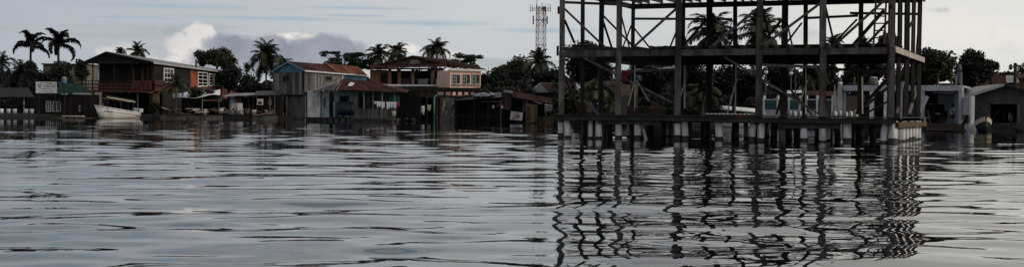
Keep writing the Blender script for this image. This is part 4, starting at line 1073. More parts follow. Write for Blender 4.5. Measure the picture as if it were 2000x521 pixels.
    for i, (x0, x1) in enumerate(((318, 372), (373, 440), (441, 495), (496, 545))):
        o = T('bank_retaining_wall', 'low retaining wall at the waterline ' + ('left of the work table', 'below the work table', 'below the patchwork hut', 'below the plank shed')[i], 'retaining wall', w.at((x0 + x1) / 2, 234, 1.2))
        mb = MB(); w.panel(mb, x0, x1 - .5, 224 + i % 2, 237, .3, 1.0 + .1 * (i % 2)); mb.build('footing', CONCRETE if i != 2 else BROWN, o)
        mb = MB(); w.panel(mb, x0 + .5, x1 - 1, 223 + i % 2, 224 + i % 2 - .1, .4, .95 + .1 * (i % 2)); mb.build('capping', SHADEWALL, o)
sheds()

# ------------------------------------------------------------------ undergrowth that reads as one dark mass behind the waterfront
def undergrowth():
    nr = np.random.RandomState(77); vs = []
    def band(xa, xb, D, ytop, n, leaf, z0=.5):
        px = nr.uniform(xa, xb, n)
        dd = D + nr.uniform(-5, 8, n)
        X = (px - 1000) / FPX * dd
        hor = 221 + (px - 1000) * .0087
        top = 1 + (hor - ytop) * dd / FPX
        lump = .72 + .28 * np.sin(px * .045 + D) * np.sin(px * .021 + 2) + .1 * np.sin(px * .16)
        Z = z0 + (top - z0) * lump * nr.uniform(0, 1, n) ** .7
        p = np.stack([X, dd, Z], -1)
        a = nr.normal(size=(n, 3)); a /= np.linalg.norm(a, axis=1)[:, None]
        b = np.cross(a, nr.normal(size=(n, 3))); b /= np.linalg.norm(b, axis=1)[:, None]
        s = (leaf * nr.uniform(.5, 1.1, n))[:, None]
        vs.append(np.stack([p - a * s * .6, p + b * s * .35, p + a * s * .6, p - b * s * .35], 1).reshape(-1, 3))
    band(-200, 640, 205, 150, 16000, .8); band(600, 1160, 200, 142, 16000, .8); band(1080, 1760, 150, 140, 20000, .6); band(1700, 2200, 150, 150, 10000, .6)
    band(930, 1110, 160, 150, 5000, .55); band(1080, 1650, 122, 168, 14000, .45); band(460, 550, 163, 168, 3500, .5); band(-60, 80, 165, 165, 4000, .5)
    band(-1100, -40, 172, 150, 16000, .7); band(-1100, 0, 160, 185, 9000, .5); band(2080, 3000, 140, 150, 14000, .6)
    V = np.concatenate(vs)
    me = bpy.data.meshes.new('undergrowth'); nq = len(V) // 4
    me.vertices.add(len(V)); me.vertices.foreach_set('co', V.astype(np.float32).ravel())
    me.loops.add(len(V)); me.loops.foreach_set('vertex_index', np.arange(len(V), dtype=np.int32))
    me.polygons.add(nq); me.polygons.foreach_set('loop_start', np.arange(0, len(V), 4, dtype=np.int32)); me.update(calc_edges=True)
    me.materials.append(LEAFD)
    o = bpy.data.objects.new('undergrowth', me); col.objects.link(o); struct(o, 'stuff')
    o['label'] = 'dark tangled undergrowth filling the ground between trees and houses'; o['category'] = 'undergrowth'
undergrowth()

# ------------------------------------------------------------------ blue-gabled grey plank house
def blue_house():
    f = wallpx(533, 158, 594, 156); s = Wall((f.b.x, f.b.y), (XG(716, 174), 174))
    t = T('blue_gabled_house', 'grey plank house on stilts with a pale blue gable and rusty roof', 'house', Vector((f.at(563, 220).x, 157, .4)))
    mb = MB(); f.panel(mb, 534, 593, 140, 186, .1, -.12); mb.build('wall', SHADEWALL, t)
    planks(f, 533, 594, 142, 141, 185, 185, 14, t, GREYWOOD, 0)
    # blue gable boards, horizontal
    for k in range(6):
        y1 = 142 - k * 3.3; y0 = y1 - 3.0; fr = max(0, (y1 - 3 - 121) / 20)
        x0 = 563 - 31 * min(1, max(.12, (y0 + 1.5 - 120) / 18)); x1 = 563 + 31 * min(1, max(.12, (y0 + 1.5 - 120) / 18))
        mb = MB(); f.panel(mb, x0, x1, y0, y1 - .12, .05, .02); mb.build('gable_board', BLUE, t)
    window(f, 553, 566.5, 147, 161.5, t, 2, 1, GREYWOOD, DARK, .05, fw=.1)
    ap, le, re = f.at(562, 120.5, .5), f.at(530, 139.5, .5), f.at(595, 137, .5); fr, rr = s.at(717, 147, .4), W(700, 131, 173)
    tin_sheets([re, re.lerp(fr, .52), ap.lerp(rr, .52), ap], 7, t, RUST); tin_sheets([re.lerp(fr, .5), fr, rr, ap.lerp(rr, .5) + Vector((0, 0, .12))], 7, t, RUST2)
    bk = le + (rr - ap); tin_sheets([le, bk, rr, ap], 8, t, RUST)
    MB().beam(re + Vector((.02, -.05, -.09)), fr + Vector((0, -.05, -.09)), .05, .17).build('fascia', WHITE, t)
    MB().beam(le + Vector((0, -.03, -.06)), ap + Vector((0, -.03, -.06)), .04, .13).build('bargeboard', BLUE, t); MB().beam(ap + Vector((0, -.03, -.06)), re + Vector((0, -.03, -.06)), .04, .13).build('bargeboard', BLUE, t)
    def swall(x0, x1, yt0, yt1, yb, m, off=-.2, name='wall'):
        mb = MB(); a, c = s.at(x0, 150), s.at(x1, 150); s.quad(mb, a, c, s.at((x0 + x1) / 2, yb).z, s.at(x0, yt0).z, .2, off, None, s.at(x1, yt1).z); mb.build(name, m, t)
    swall(594, 667, 139, 144, 176, SHADEWALL, -.22); swall(667, 716, 144, 148, 172, BLUE)
    planks(s, 594, 634, 139, 142, 180, 176, 15, t, GREYWOOD, 0)
    for k in range(5): mb = MB(); s.panel(mb, 634, 667, 146 + k * 5, 150.8 + k * 5, .04, 0); mb.build('plank', mat('pale_new_board', (.22, .19, .17), .4, .8, 1.5, pervar=.3), t)
    window(s, 634.5, 647, 148.5, 158, t, 1, 1, GREYWOOD, DARK, .05, fw=.12); mb = MB(); s.panel(mb, 667.3, 669, 145, 172, .08, .02); mb.build('corner_trim', WHITE, t)
    planks(s, 669, 716, 146, 149, 172, 170, 12, t, BLUE, .01)
    # undercroft
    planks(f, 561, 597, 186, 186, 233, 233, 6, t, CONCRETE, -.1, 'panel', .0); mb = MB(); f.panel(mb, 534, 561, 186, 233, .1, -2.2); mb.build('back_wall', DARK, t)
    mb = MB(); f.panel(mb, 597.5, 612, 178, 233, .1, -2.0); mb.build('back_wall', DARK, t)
    for x in (534, 546, 559.5, 596): mb = MB(); f.panel(mb, x, x + 1.6, 186, 234, .13, -.0); mb.build('stilt', GREYWOOD if x != 546 else LIGHTCON, t)
    mb = MB(); f.panel(mb, 530, 560, 228, 232, 2, -1.6); mb.build('landing', CONCRETE, t); mb = MB(); f.panel(mb, 530, 598, 184.6, 186.6, .2, -.02); mb.build('floor_beam', BROWN, t)
    p = f.at(558.5, 234, .7); MB().tube([Vector((p.x, p.y, -.4)), Vector((p.x, p.y, f.at(558, 229).z))], .13, 10).build('stilt_sleeve', LIGHTCON, t, True)
blue_house()

# ------------------------------------------------------------------ low house with broken rusty roof, picket porch
def low_house():
    w = wallpx(607, 131, 800, 129)
    t = T('low_rusty_house', 'low pale blue house with a broken rusty roof and picket porch at the water', 'house', w.at(690, 232))
    e = lambda x, y: w.at(x, y, 1.6); r = lambda x, y: w.at(x, y, -2.6)
    ridge0, ridge1 = r(671, 154.5), r(712, 158)
    tin_sheets([e(690, 176.5), e(795, 181.5), ridge1.lerp(e(795, 181.5), .12) + Vector((.4, 0, .05)), ridge0], 12, t, RUST)
    tin_sheets([e(652, 176.5), e(690, 176.5), ridge0, ridge0 + Vector((-.05, 0, 0))], 4, t, RUST)
    MB().slab([e(795, 181.5), w.at(800, 176, -5), ridge1], .03).build('hip_sheet', RUST, t)
    # stripped left part: bare rafters, battens and a few sheets
    for k in range(8):
        x0 = 611 + k * 6.6; a = e(x0, 177); MB().beam(a, r(628 + k * 6.2, 172.5 - k * 2.5), .07, .12).build('rafter', GREYWOOD if k % 3 else PALEWOOD, t)
    for k in range(3):
        f = k / 3 + .12; MB().beam(e(611, 177).lerp(r(628, 172.5), f), e(665, 176.5).lerp(ridge0, f), .06, .05).build('batten', GREYWOOD, t)
    MB().beam(e(611, 176.5), r(671, 155), .12, .14).build('hip_rafter', GREYWOOD, t)
    for x0, x1, y in ((622, 632, 176.5), (640, 652, 176.5)):
        tin_sheets([e(x0, y), e(x1, y), e(x1, y).lerp(ridge0, .45), e(x0, y).lerp(ridge0, .4)], 1, t, DARKTIN)
    a, b, c, d = [e(690, 176.5).lerp(ridge0, .38) + Vector((0, -.02, .08))] * 4
    q = lambda x, y: w.at(x, y, .1); MB().slab([w.at(679, 167.5, .1), w.at(687, 169, .15), w.at(693, 163, -.6), w.at(685, 161, -.7)], .03).build('loose_sheet', WHITE, t)
    mb = MB(); w.panel(mb, 612, 795, 176, 230, .1, -5.0); mb.build('back_wall', DARK, t)
    # left walls
    for x0, x1, m in ((607, 619.5, DIRTYWHITE), (620, 632, DIRTYWHITE), (632.5, 647, BLUEWHITE)):
        mb = MB(); w.panel(mb, x0, x1, 177.5, 229, .08, .9 if x0 < 632 else .6); mb.build('wall_panel', m, t)
    window(w, 635, 643, 190, 211, t, 1, 1, BLUEWHITE, SCREEN, .69)
    for k in range(10): mb = MB(); w.panel(mb, 650, 697, 178 + k * 5, 182.7 + k * 5, .05, -.4 + .02 * (k % 2)); mb.build('siding_board', BLUEWHITE if k < 7 else BLUE, t)
    window(w, 662, 678, 187, 200, t, 2, 1, SHADEWALL, DARK, -.3)
    planks(w, 697, 756, 181, 182, 229, 229, 15, t, mat('porch_wall_grey', (.10, .115, .12), .4, .85, 1.5, pervar=.2), -.5); mb = MB(); w.panel(mb, 756, 778, 183, 206, .05, -.4); mb.build('wall_panel', TEAL, t)
    window(w, 700, 709, 188, 216, t, 1, 1, SHADEWALL, DARK, -.4, 'door'); window(w, 722, 732, 190, 218, t, 1, 1, SHADEWALL, DARK, -.4, 'door')
    for x in (694, 717.5, 735.5, 753, 777): mb = MB(); w.panel(mb, x, x + 1.4, 180, 231, .09, 1.2); mb.build('porch_post', GREYWOOD if x != 753 else LIGHTCON, t)
    n = 26
    for k in range(n):
        x = 695.5 + k * (81 / n); mb = MB(); w.panel(mb, x, x + 2.2, 212 + rnd.uniform(-1, 1.5), 231, .03, 1.3); mb.build('picket', mat('picket_grey', (.14, .132, .12), .4, .85, 2, pervar=.35), t)
    for y in (215, 227): mb = MB(); w.panel(mb, 695, 777, y, y + 1, .05, 1.24); mb.build('picket_rail', GREYWOOD, t)
    mb = MB(); w.panel(mb, 692, 779, 231.2, 234.5, 2.6, -.6); mb.build('porch_floor', DECKWOOD, t); mb = MB(); w.panel(mb, 694, 778, 234.6, 242, .3, 1.5); mb.build('porch_footing', CONCRETE, t)
    mb = MB(); w.panel(mb, 605, 694, 229, 231.5, 3, -1.6); mb.build('floor_beam', BROWN, t)
    for k in range(8): mb = MB(); x = 608 + k * 12; w.panel(mb, x, x + 2, 231, 243, .14, .8); mb.build('stilt', BROWN, t)
    # washing line and clothes
    z = w.at(750, 198, 1.32)
    MB().tube([w.at(717, 197, 1.32), w.at(777, 199.5, 1.32)], .012, 4).build('washing_line', GREYWOOD, t)
    for i, (x0, x1, y, dp, m, lb) in enumerate(((731, 735.5, 197.8, .25, CLOTHW, 'small white cloth at the left end of the porch washing line'), (736, 744, 198.2, .5, CLOTHW, 'wide white shirt on the porch washing line, second from left'), (744.5, 751, 198.6, .62, CLOTHW, 'long white cloth left of the pale porch post'),
            (754.5, 762, 198.8, .66, CLOTHW, 'long white shirt right of the pale porch post'), (762.5, 768, 199, .55, CLOTHW, 'white cloth in the middle right of the porch line'), (768.5, 774.5, 199.2, .6, CLOTHW, 'white shirt next to the red one'), (774.8, 780, 198.6, .5, CLOTHR, 'red shirt at the right end of the porch washing line'))):
        cloth(w.at(x0, y, 1.36), w.at(x1, y, 1.36), dp, m, lb, seed=20 + i)
    cloth(w.at(766, 217, 1.45), w.at(774, 216, 1.45), .45, CLOTHC, 'cream cloth thrown over the right end of the picket fence', seed=40)
    # tarp-covered stall in front of the blue wall
    b = w.at(674, 229, .8); o = T('covered_stall', 'table covered with a navy tarpaulin in front of the pale blue wall', 'stall', b)
    vs, fs = [], []; n = 10
    for j, (yy, of) in enumerate(((226, 1.5), (212, 1.5), (200, 1.3), (197.5, .7), (199, .2))):
        for i in range(n + 1):
            x = 657 + 34 * i / n; p = w.at(x, yy + (1.5 * math.sin(i * 1.9) if j == 0 else .6 * math.sin(i * 1.1)), of + .06 * math.sin(i * 2.3)); vs.append(p)
    for j in range(4):
        for i in range(n): a = j * (n + 1) + i; fs.append((a, a + 1, a + n + 2, a + n + 1))
    q = MB().add(vs, fs).build('tarpaulin', NAVY, o, True); q.modifiers.new('thick', 'SOLIDIFY').thickness = .02
    for x in (660, 687): mb = MB(); w.panel(mb, x, x + 1.2, 200, 229, .08, 1.2); mb.build('leg', PALEWOOD, o)
    return w
lw = low_house()

# ------------------------------------------------------------------ salmon house with balcony
def salmon_house():
    w = wallpx(720, 166, 880, 164); v = wallpx(876, 160, 942, 162.5)
    t = T('salmon_house', 'salmon two-storey house with balcony columns and maroon hip roof', 'house', w.at(830, 225))
    mb = MB(); w.panel(mb, 722, 880, 137, 168, .15, -2.6); mb.build('wall', BROWN, t); mb = MB(); w.panel(mb, 722, 756, 136.5, 168, .15, -.3); mb.build('wall', TERRA, t)  # recess wall dark brown: shade under the balcony roof put into its colour
    window(w, 743, 755, 143, 163, t, 1, 1, SHADEWALL, DARK, -.14, 'door')
    for x in (761, 779.5, 806, 844.5): mb = MB(); w.panel(mb, x - 2.6, x + 2.6, 136, 167, .3, -.25); mb.build('column', TERRA, t)
    window(w, 787, 797, 141, 158, t, 2, 2, SHADEWALL, GLASS, -2.4); window(w, 815, 828, 141, 165, t, 2, 2, SHADEWALL, DARK, -2.4, 'door'); window(w, 855, 866, 143, 160, t, 2, 3, BLUEWHITE, GLASS, -2.4)
    mb = MB(); w.panel(mb, 742, 880, 165.2, 168.5, 2.6, -2.2); mb.build('balcony_slab', WHITE, t)
    for k in range(7): mb = MB(); x = 774.5 + k * 3.5; w.panel(mb, x, x + 1.6, 168.6, 178, .1, .2); mb.build('baluster', LIGHTCON, t)
    mb = MB(); w.panel(mb, 772, 800, 178, 179.6, .2, .15); mb.build('baluster_rail', LIGHTCON, t)
    # right wing
    mb = MB(); v.panel(mb, 879, 939, 138.5, 174, 3.2, -3.2); mb.build('wing_wall', PINK, t); mb = MB(); v.panel(mb, 879, 939, 174.2, 188, 3.0, -3.1); mb.build('wing_base', PINK, t)
    for x0, x1 in ((882.5, 898), (902.5, 917.5), (921, 936.5)):
        xm = x0 + (x1 - x0) * .56
        window(v, x0, xm, 145, 164, t, 2, 3, BLUEWHITE, GLASS, .01, fw=.09); mb = MB(); v.panel(mb, xm + .2, x1, 146, 163, .05, .01); mb.build('shutter', mat('brown_shutter', (.07, .04, .032), .4, .7, 2), t)
        mb = MB(); v.panel(mb, x0 - 1, x1 + 1, 164.4, 169, .05, .01); mb.build('window_sill_panel', mat('grey_apron', (.26, .22, .20), .4, .8, 2), t)
    # roofs
    E = lambda x, y, o=.8: w.at(x, y, o)
    ap = w.at(806, 109.5, -3.0); rg = W(862, 113, 172)
    tin_sheets([E(721, 133.5), E(872, 131), E(872, 131) + Vector((0, 1.6, .55)), E(721, 133.5) + Vector((0, 1.6, .45))], 14, t, MAROON)
    mb = MB(); w.panel(mb, 721, 872, 133.2, 136.4, .06, .7); mb.build('porch_fascia', MAROON, t)
    g0, g1 = w.at(735, 131, -.9), w.at(868, 129.5, -.9); g2 = w.at(806, 110.5, -.9)
    MB().slab([g0, g1, g2], .08).build('gable', mat('gable_brown', (.15, .085, .07), .3, .85, 1), t)
    MB().slab([w.at(800, 128.5, -.72), w.at(823, 128.5, -.72), w.at(819, 119, -.72), w.at(810, 116, -.72), w.at(801, 119, -.72)], .05).build('gable_panel', mat('gable_grey', (.24, .22, .19), .3, .8, 1), t)
    A, Bq = w.at(719, 134, -.5), w.at(806, 109, -.5); Cq = v.at(877, 135, .3)
    tin_sheets([w.at(719, 133, -.4), w.at(719, 133, -.4) + Vector((-1, 9, 0)), Bq + Vector((0, 7, 0)), Bq], 6, t, MAROON)
    tin_sheets([w.at(874, 131.5, -.5), v.at(949, 135.5, .6), W(886, 118, 170), Bq], 12, t, MAROON)
    MB().slab([v.at(949, 135.5, .6), v.at(949, 135.5, .6) + Vector((-1, 9, 0)), W(886, 118, 170)], .04).build('hip_sheet', MAROON, t)
    MB().beam(W(874, 116.5, 169.6), W(912, 127, 166.6), .12, .1).build('ridge_cap', LIGHTCON, t)
    MB().beam(Bq + Vector((0, -.05, -.08)), w.at(720, 132, -.5), .06, .16).build('bargeboard', MAROON, t); MB().beam(Bq + Vector((0, -.05, -.08)), w.at(872, 130.5, -.5), .06, .16).build('bargeboard', MAROON, t)
    mb = MB(); v.panel(mb, 876, 949, 135.2, 138.8, .12, .45); mb.build('wing_fascia', WHITE, t)
    MB().beam(w.at(858, 136.5, .5), w.at(872, 131.5, .9), .1, .16).build('porch_fascia', LIGHTCON, t)
    # lower storey
    mb = MB(); w.panel(mb, 745, 940, 169, 232, .2, -2.2); mb.build('lower_wall', TERRA, t)
    for x in (885, 897, 910, 923, 936): mb = MB(); v.panel(mb, x - 1.5, x + 1.5, 175, 230, .25, -1.5); mb.build('lower_column', PINK, t)
    for i, (x0, x1, dp, m, lb) in enumerate(((851, 855.5, 1.15, CLOTHT, 'turquoise towel over the salmon house balcony, leftmost of three'), (855.8, 860.5, 1.0, CLOTHP, 'bright pink towel over the salmon house balcony'), (861, 864.5, .9, CLOTHW, 'white towel right of the pink towel on the balcony'), (866, 876, .9, CLOTHV, 'dark purple cloth on the balcony beside the wing wall'))):
        cloth(w.at(x0, 153.5 + (i > 1) * 2, .25), w.at(x1, 153.5 + (i > 1) * 2, .25), dp * .8, m, lb, seed=60 + i)
    for i, (x0, x1) in enumerate(((783, 800), (815, 836))):
        cloth(w.at(x0, 154, -.6), w.at(x1, 154, -.6), .7, CLOTHV if i == 0 else CLOTHG, 'dark washing on the balcony ' + ('between second and third columns' if i == 0 else 'between third and fourth columns'), seed=66 + i)
    MB().tube([w.at(783, 154, -.6), w.at(876, 154, .2)], .012, 4).build('washing_line', GREYWOOD, t)
salmon_house()

# ------------------------------------------------------------------ dark flat-roofed boathouse in front of it
def boathouse():
    w = wallpx(770, 138, 945, 140)
    t = T('flat_roofed_boathouse', 'dark open boathouse with a flat slab roof below the salmon house', 'boathouse', w.at(860, 236))
    mb = MB(); w.panel(mb, 790, 938, 171, 178, 5, -5); mb.build('roof_slab', DARK, t); mb = MB(); w.panel(mb, 797, 858, 168.8, 169.9, .3, -.3); mb.build('parapet', SHADEWALL, t)
    mb = MB(); w.panel(mb, 776, 862, 185, 190, .2, -.1); mb.build('lintel', SHADEWALL, t); mb = MB(); w.panel(mb, 862, 938, 186.5, 190, .2, -.1); mb.build('lintel', BROWN, t)
    for x in (800, 812, 825, 838, 851, 869, 882, 893, 905, 918, 929): mb = MB(); w.panel(mb, x - 2.2, x + 2.2, 177, 186, .25, -.3); mb.build('stub_post', BROWN, t)
    for x, m in ((777, GREYWOOD), (790, SHADEWALL), (810.5, TEAL), (818, BROWN), (834, BROWN), (857, SHADEWALL), (893, BROWN), (912, BROWN), (935, BROWN)):
        mb = MB(); w.panel(mb, x - 1.6, x + 1.6, 190, 238, .18, 0); mb.build('post', m, t)
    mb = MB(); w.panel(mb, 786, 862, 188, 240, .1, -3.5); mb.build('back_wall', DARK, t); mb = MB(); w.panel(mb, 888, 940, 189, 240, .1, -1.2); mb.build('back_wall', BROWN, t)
    mb = MB(); w.panel(mb, 764, 790, 184, 207, .08, -.8); mb.build('wall_panel', TEAL, t)
    p = w.at(848, 238, .5); MB().tube([Vector((p.x, p.y, -.3)), w.at(848, 191, .5), w.at(852.5, 186, .5)], .1, 8).build('drain_pipe', mat('mint_pipe', (.12, .38, .30), .2, .6, 2), t, True)
    # peeling rendered wall of separate patches over block
    mb = MB(); w.panel(mb, 858, 888, 191, 239, .3, .2); mb.build('render_wall', CONCRETE, t)
    r = random.Random(4)
    for k in range(14):
        x = r.uniform(860, 884); y = r.uniform(194, 230); mb = MB(); w.panel(mb, x, min(887, x + r.uniform(2, 5)), y, y + r.uniform(3, 9), .02, .5 + .004 * k); mb.build('render_patch', mat('pale_render', (.30, .26, .19), .4, .9, 2, pervar=.3), t)
    MB().tube([w.at(777, 203, .2), w.at(857, 205, .2)], .012, 4).build('washing_line', GREYWOOD, t)
    for i, (x0, x1, y, dp, m, lb) in enumerate(((792.5, 797, 203, 1.45, CLOTHW, 'long white sheet hanging left of the teal post'), (801, 808.5, 204, 1.6, CLOTHG, 'long grey towel hanging against the teal post'), (817, 823, 208, .75, CLOTHG, 'short grey cloth right of the teal post'), (823.5, 829.5, 206.5, .85, CLOTHW, 'short white shirt in the middle of the boathouse line'), (834.5, 842, 204.5, .6, CLOTHC, 'cream cloth left of the mint green pipe'))):
        cloth(w.at(x0, y, .25), w.at(x1, y, .25), dp, m, lb, seed=80 + i)
    mb = MB(); w.panel(mb, 776, 890, 238, 241, 3, -2.6); mb.build('floor_slab', BROWN, t)
boathouse()

# ------------------------------------------------------------------ dark shacks up to the timber frame
def shacks():
    w = wallpx(885, 139, 1100, 131)
    t = T('long_dark_shack', 'long dark shack with a sagging roof right of the peeling wall', 'shack', w.at(938, 236))
    tin_sheets([w.at(890, 197, .8), w.at(985, 190, .8), w.at(985, 180, -3), w.at(905, 187, -3)], 10, t, DARKTIN)
    planks(w, 890, 986, 197, 190, 238, 238, 24, t, BROWN, -1.2, skip=.12); mb = MB(); w.panel(mb, 889, 985, 192, 239, .1, -2.5); mb.build('back_wall', DARK, t)
    for x in (893, 930, 957, 981): mb = MB(); w.panel(mb, x, x + 2, 193, 239, .12, .3); mb.build('post', SHADEWALL, t)
    mb = MB(); w.panel(mb, 945, 983, 198, 199, .06, .3); mb.build('rail', GREYWOOD, t); mb = MB(); w.panel(mb, 892, 984, 225, 227, .06, .3); mb.build('rail', BROWN, t)
    mb = MB(); w.panel(mb, 970, 980, 202, 209, .05, .1); mb.build('wall_patch', DARKRED, t)
    t = T('boat_cover', 'shiny dark tarpaulin heaped on the long shack roof', 'tarpaulin', w.at(945, 188, .3))
    r = random.Random(8); vs, fs = [], []; n = 12
    for j in range(5):
        for i in range(n + 1):
            p = w.at(924 + 42 * i / n, 188 - 7 * math.sin(math.pi * min(1, j / 3.2)) * (.5 + .5 * math.sin(math.pi * (i + .5) / n)) - (2.5 if i > 9 else 0), .6 - j * .5); p.z += r.uniform(-.09, .09); vs.append(p)
    for j in range(4):
        for i in range(n): a = j * (n + 1) + i; fs.append((a, a + 1, a + n + 2, a + n + 1))
    q = MB().add(vs, fs).build('sheet', mat('black_plastic', (.03, .034, .04), .3, .25, 2, spec=.7), t); q.modifiers.new('thick', 'SOLIDIFY').thickness = .02
    for i, (x, y, lb) in enumerate(((963.5, 209, 'small white float hung on the long dark shack'), (980.5, 209.5, 'white float hung beside the rusty tin wall'))):
        p = w.at(x, y, .5); o = MB().sphere(p, .12, 8, 6, (1, 1, 1.5)).build('fishing_float', WHITE, None, True); o.data.transform(Matrix.Translation(-p)); o.location = p; tag(o, lb, 'float')
    t = T('rusty_shack', 'shack with rusty tin walls and maroon roof beside the timber frame', 'shack', w.at(1040, 238))
    planks(w, 983, 1002, 179, 181, 214, 214, 6, t, mat('rust_streaked_tin', (.16, .075, .06), .5, .8, 2, (1, 1, .2), (.07, .04, .035), pervar=.3), .3, 'tin_sheet')
    tin_sheets([w.at(1000, 190, .9), w.at(1098, 207, .9), w.at(1096, 196, -1.5), w.at(1000, 178, -1.5)], 9, t, RUST); tin_sheets([w.at(983, 180.5, .7), w.at(1001, 184, .7), w.at(1001, 178, -2), w.at(985, 177, -2)], 2, t, DARKTIN)
    mb = MB(); w.panel(mb, 985, 1100, 186, 240, .1, -2.2); mb.build('back_wall', DARK, t); planks(w, 1022, 1034, 196, 198, 218, 218, 4, t, mat('rust_streaked_tin', (.1, .05, .04)), .1, 'tin_sheet')
    for x in (984, 1035, 1072): mb = MB(); w.panel(mb, x, x + 1.6, 196, 240, .12, .5); mb.build('post', GREYWOOD, t)
    MB().beam(w.at(1041, 197, .7), w.at(1059, 203, .7), .1).build('awning_pole', LIGHTCON, t)
    planks(w, 1032, 1090, 226, 228, 242, 242, 12, t, OCHRE, .6, 'fence_board', .15)
    t = T('leaning_banner', 'white banner with a red round emblem leaning on the shack', 'banner', w.at(1010, 236, 1.0))
    A, Bb, Cc, D_ = w.at(996.5, 233.5, 1.2), w.at(1019.5, 235.5, 1.2), w.at(1021.5, 220.5, 1.0), w.at(998.5, 217, 1.0)
    bd = MB().slab([A, Bb, Cc, D_], .03).build('board', DIRTYWHITE, t)
    pt = lambda u, v: A.lerp(Bb, u).lerp(D_.lerp(Cc, u), v) + Vector((0, -.05, 0))
    nn = 20; vs, fs = [], []
    for i in range(nn):
        a = 2 * math.pi * i / nn
        for rr in (.30, .21): vs.append(pt(.56 + rr * .72 * math.cos(a), .60 + rr * 1.15 * math.sin(a)))
    for i in range(nn): j = (i + 1) % nn; fs.append((2 * i, 2 * j, 2 * j + 1, 2 * i + 1))
    MB().add(vs, fs).build('emblem_ring', REDP, bd)
    MB().slab([pt(.47, .40), pt(.70, .40), pt(.66, .62), pt(.56, .78), pt(.5, .62)], .006).build('emblem_figure', REDP, bd)
    for u0, u1, v0, v1 in ((.12, .2, .12, .28), (.22, .3, .12, .26), (.32, .4, .1, .25), (.46, .6, .1, .18), (.62, .78, .1, .18)): MB().slab([pt(u0, v0), pt(u1, v0), pt(u1, v1), pt(u0, v1)], .006).build('worn_lettering', BLACKP, bd)
    MB().slab([pt(.7, .32), pt(.9, .34), pt(.86, .40), pt(.7, .40)], .006).build('emblem_figure', GREENP, bd)
    t = T('old_cabinet', 'yellowed upright cabinet standing right of the leaning banner', 'cabinet', w.at(1053, 240, .8))
    mb = MB(); w.panel(mb, 1046, 1060, 204, 239, .6, .9); mb.build('body', YELLOWOLD, t); mb = MB(); w.panel(mb, 1047, 1052, 207, 236, .04, 1.51); mb.build('door', DARKRED, t); mb = MB(); w.panel(mb, 1053, 1059, 206, 220, .04, 1.51); mb.build('door', YELLOWOLD, t)
    t = T('pole_rack', 'rack of pale poles stacked beside the corner of the timber frame', 'pole rack', w.at(1080, 236, .8))
    for y0, y1 in ((205, 207), (210, 208.5), (215, 213), (219, 216.5)): MB().tube([w.at(1064, y0, .9), w.at(1100, y1, .7)], .07, 6).build('pole', PALEWOOD if y0 < 216 else GREYWOOD, t)
    for x in (1066, 1095): mb = MB(); w.panel(mb, x, x + 1.2, 203, 236, .08, .75); mb.build('upright', BROWN, t)
    # gable roof of the house behind
    b2 = wallpx(1030, 152, 1110, 150); t = T('maroon_gabled_house', 'house with a low maroon gable just left of the timber frame', 'house', b2.at(1075, 230))
    mb = MB(); b2.panel(mb, 1040, 1108, 182, 232, 5, -5); mb.build('wall', SHADEWALL, t)
    tin_sheets([b2.at(1072, 180, .6), b2.at(1125, 182, .6), b2.at(1125, 163, -3), b2.at(1056, 163.5, -3)], 6, t, MAROON); tin_sheets([b2.at(1033, 181, .6), b2.at(1073, 181, .6), b2.at(1057, 163.5, -3), b2.at(1055, 163.5, -3)], 5, t, DARKTIN)
    MB().beam(b2.at(1033, 181, .6), b2.at(1056, 163, -3), .1, .16).build('bargeboard', GREYWOOD, t); MB().beam(b2.at(1056, 163, -3), b2.at(1125, 163, -3), .12, .1).build('ridge_cap', LIGHTCON, t)
shacks()

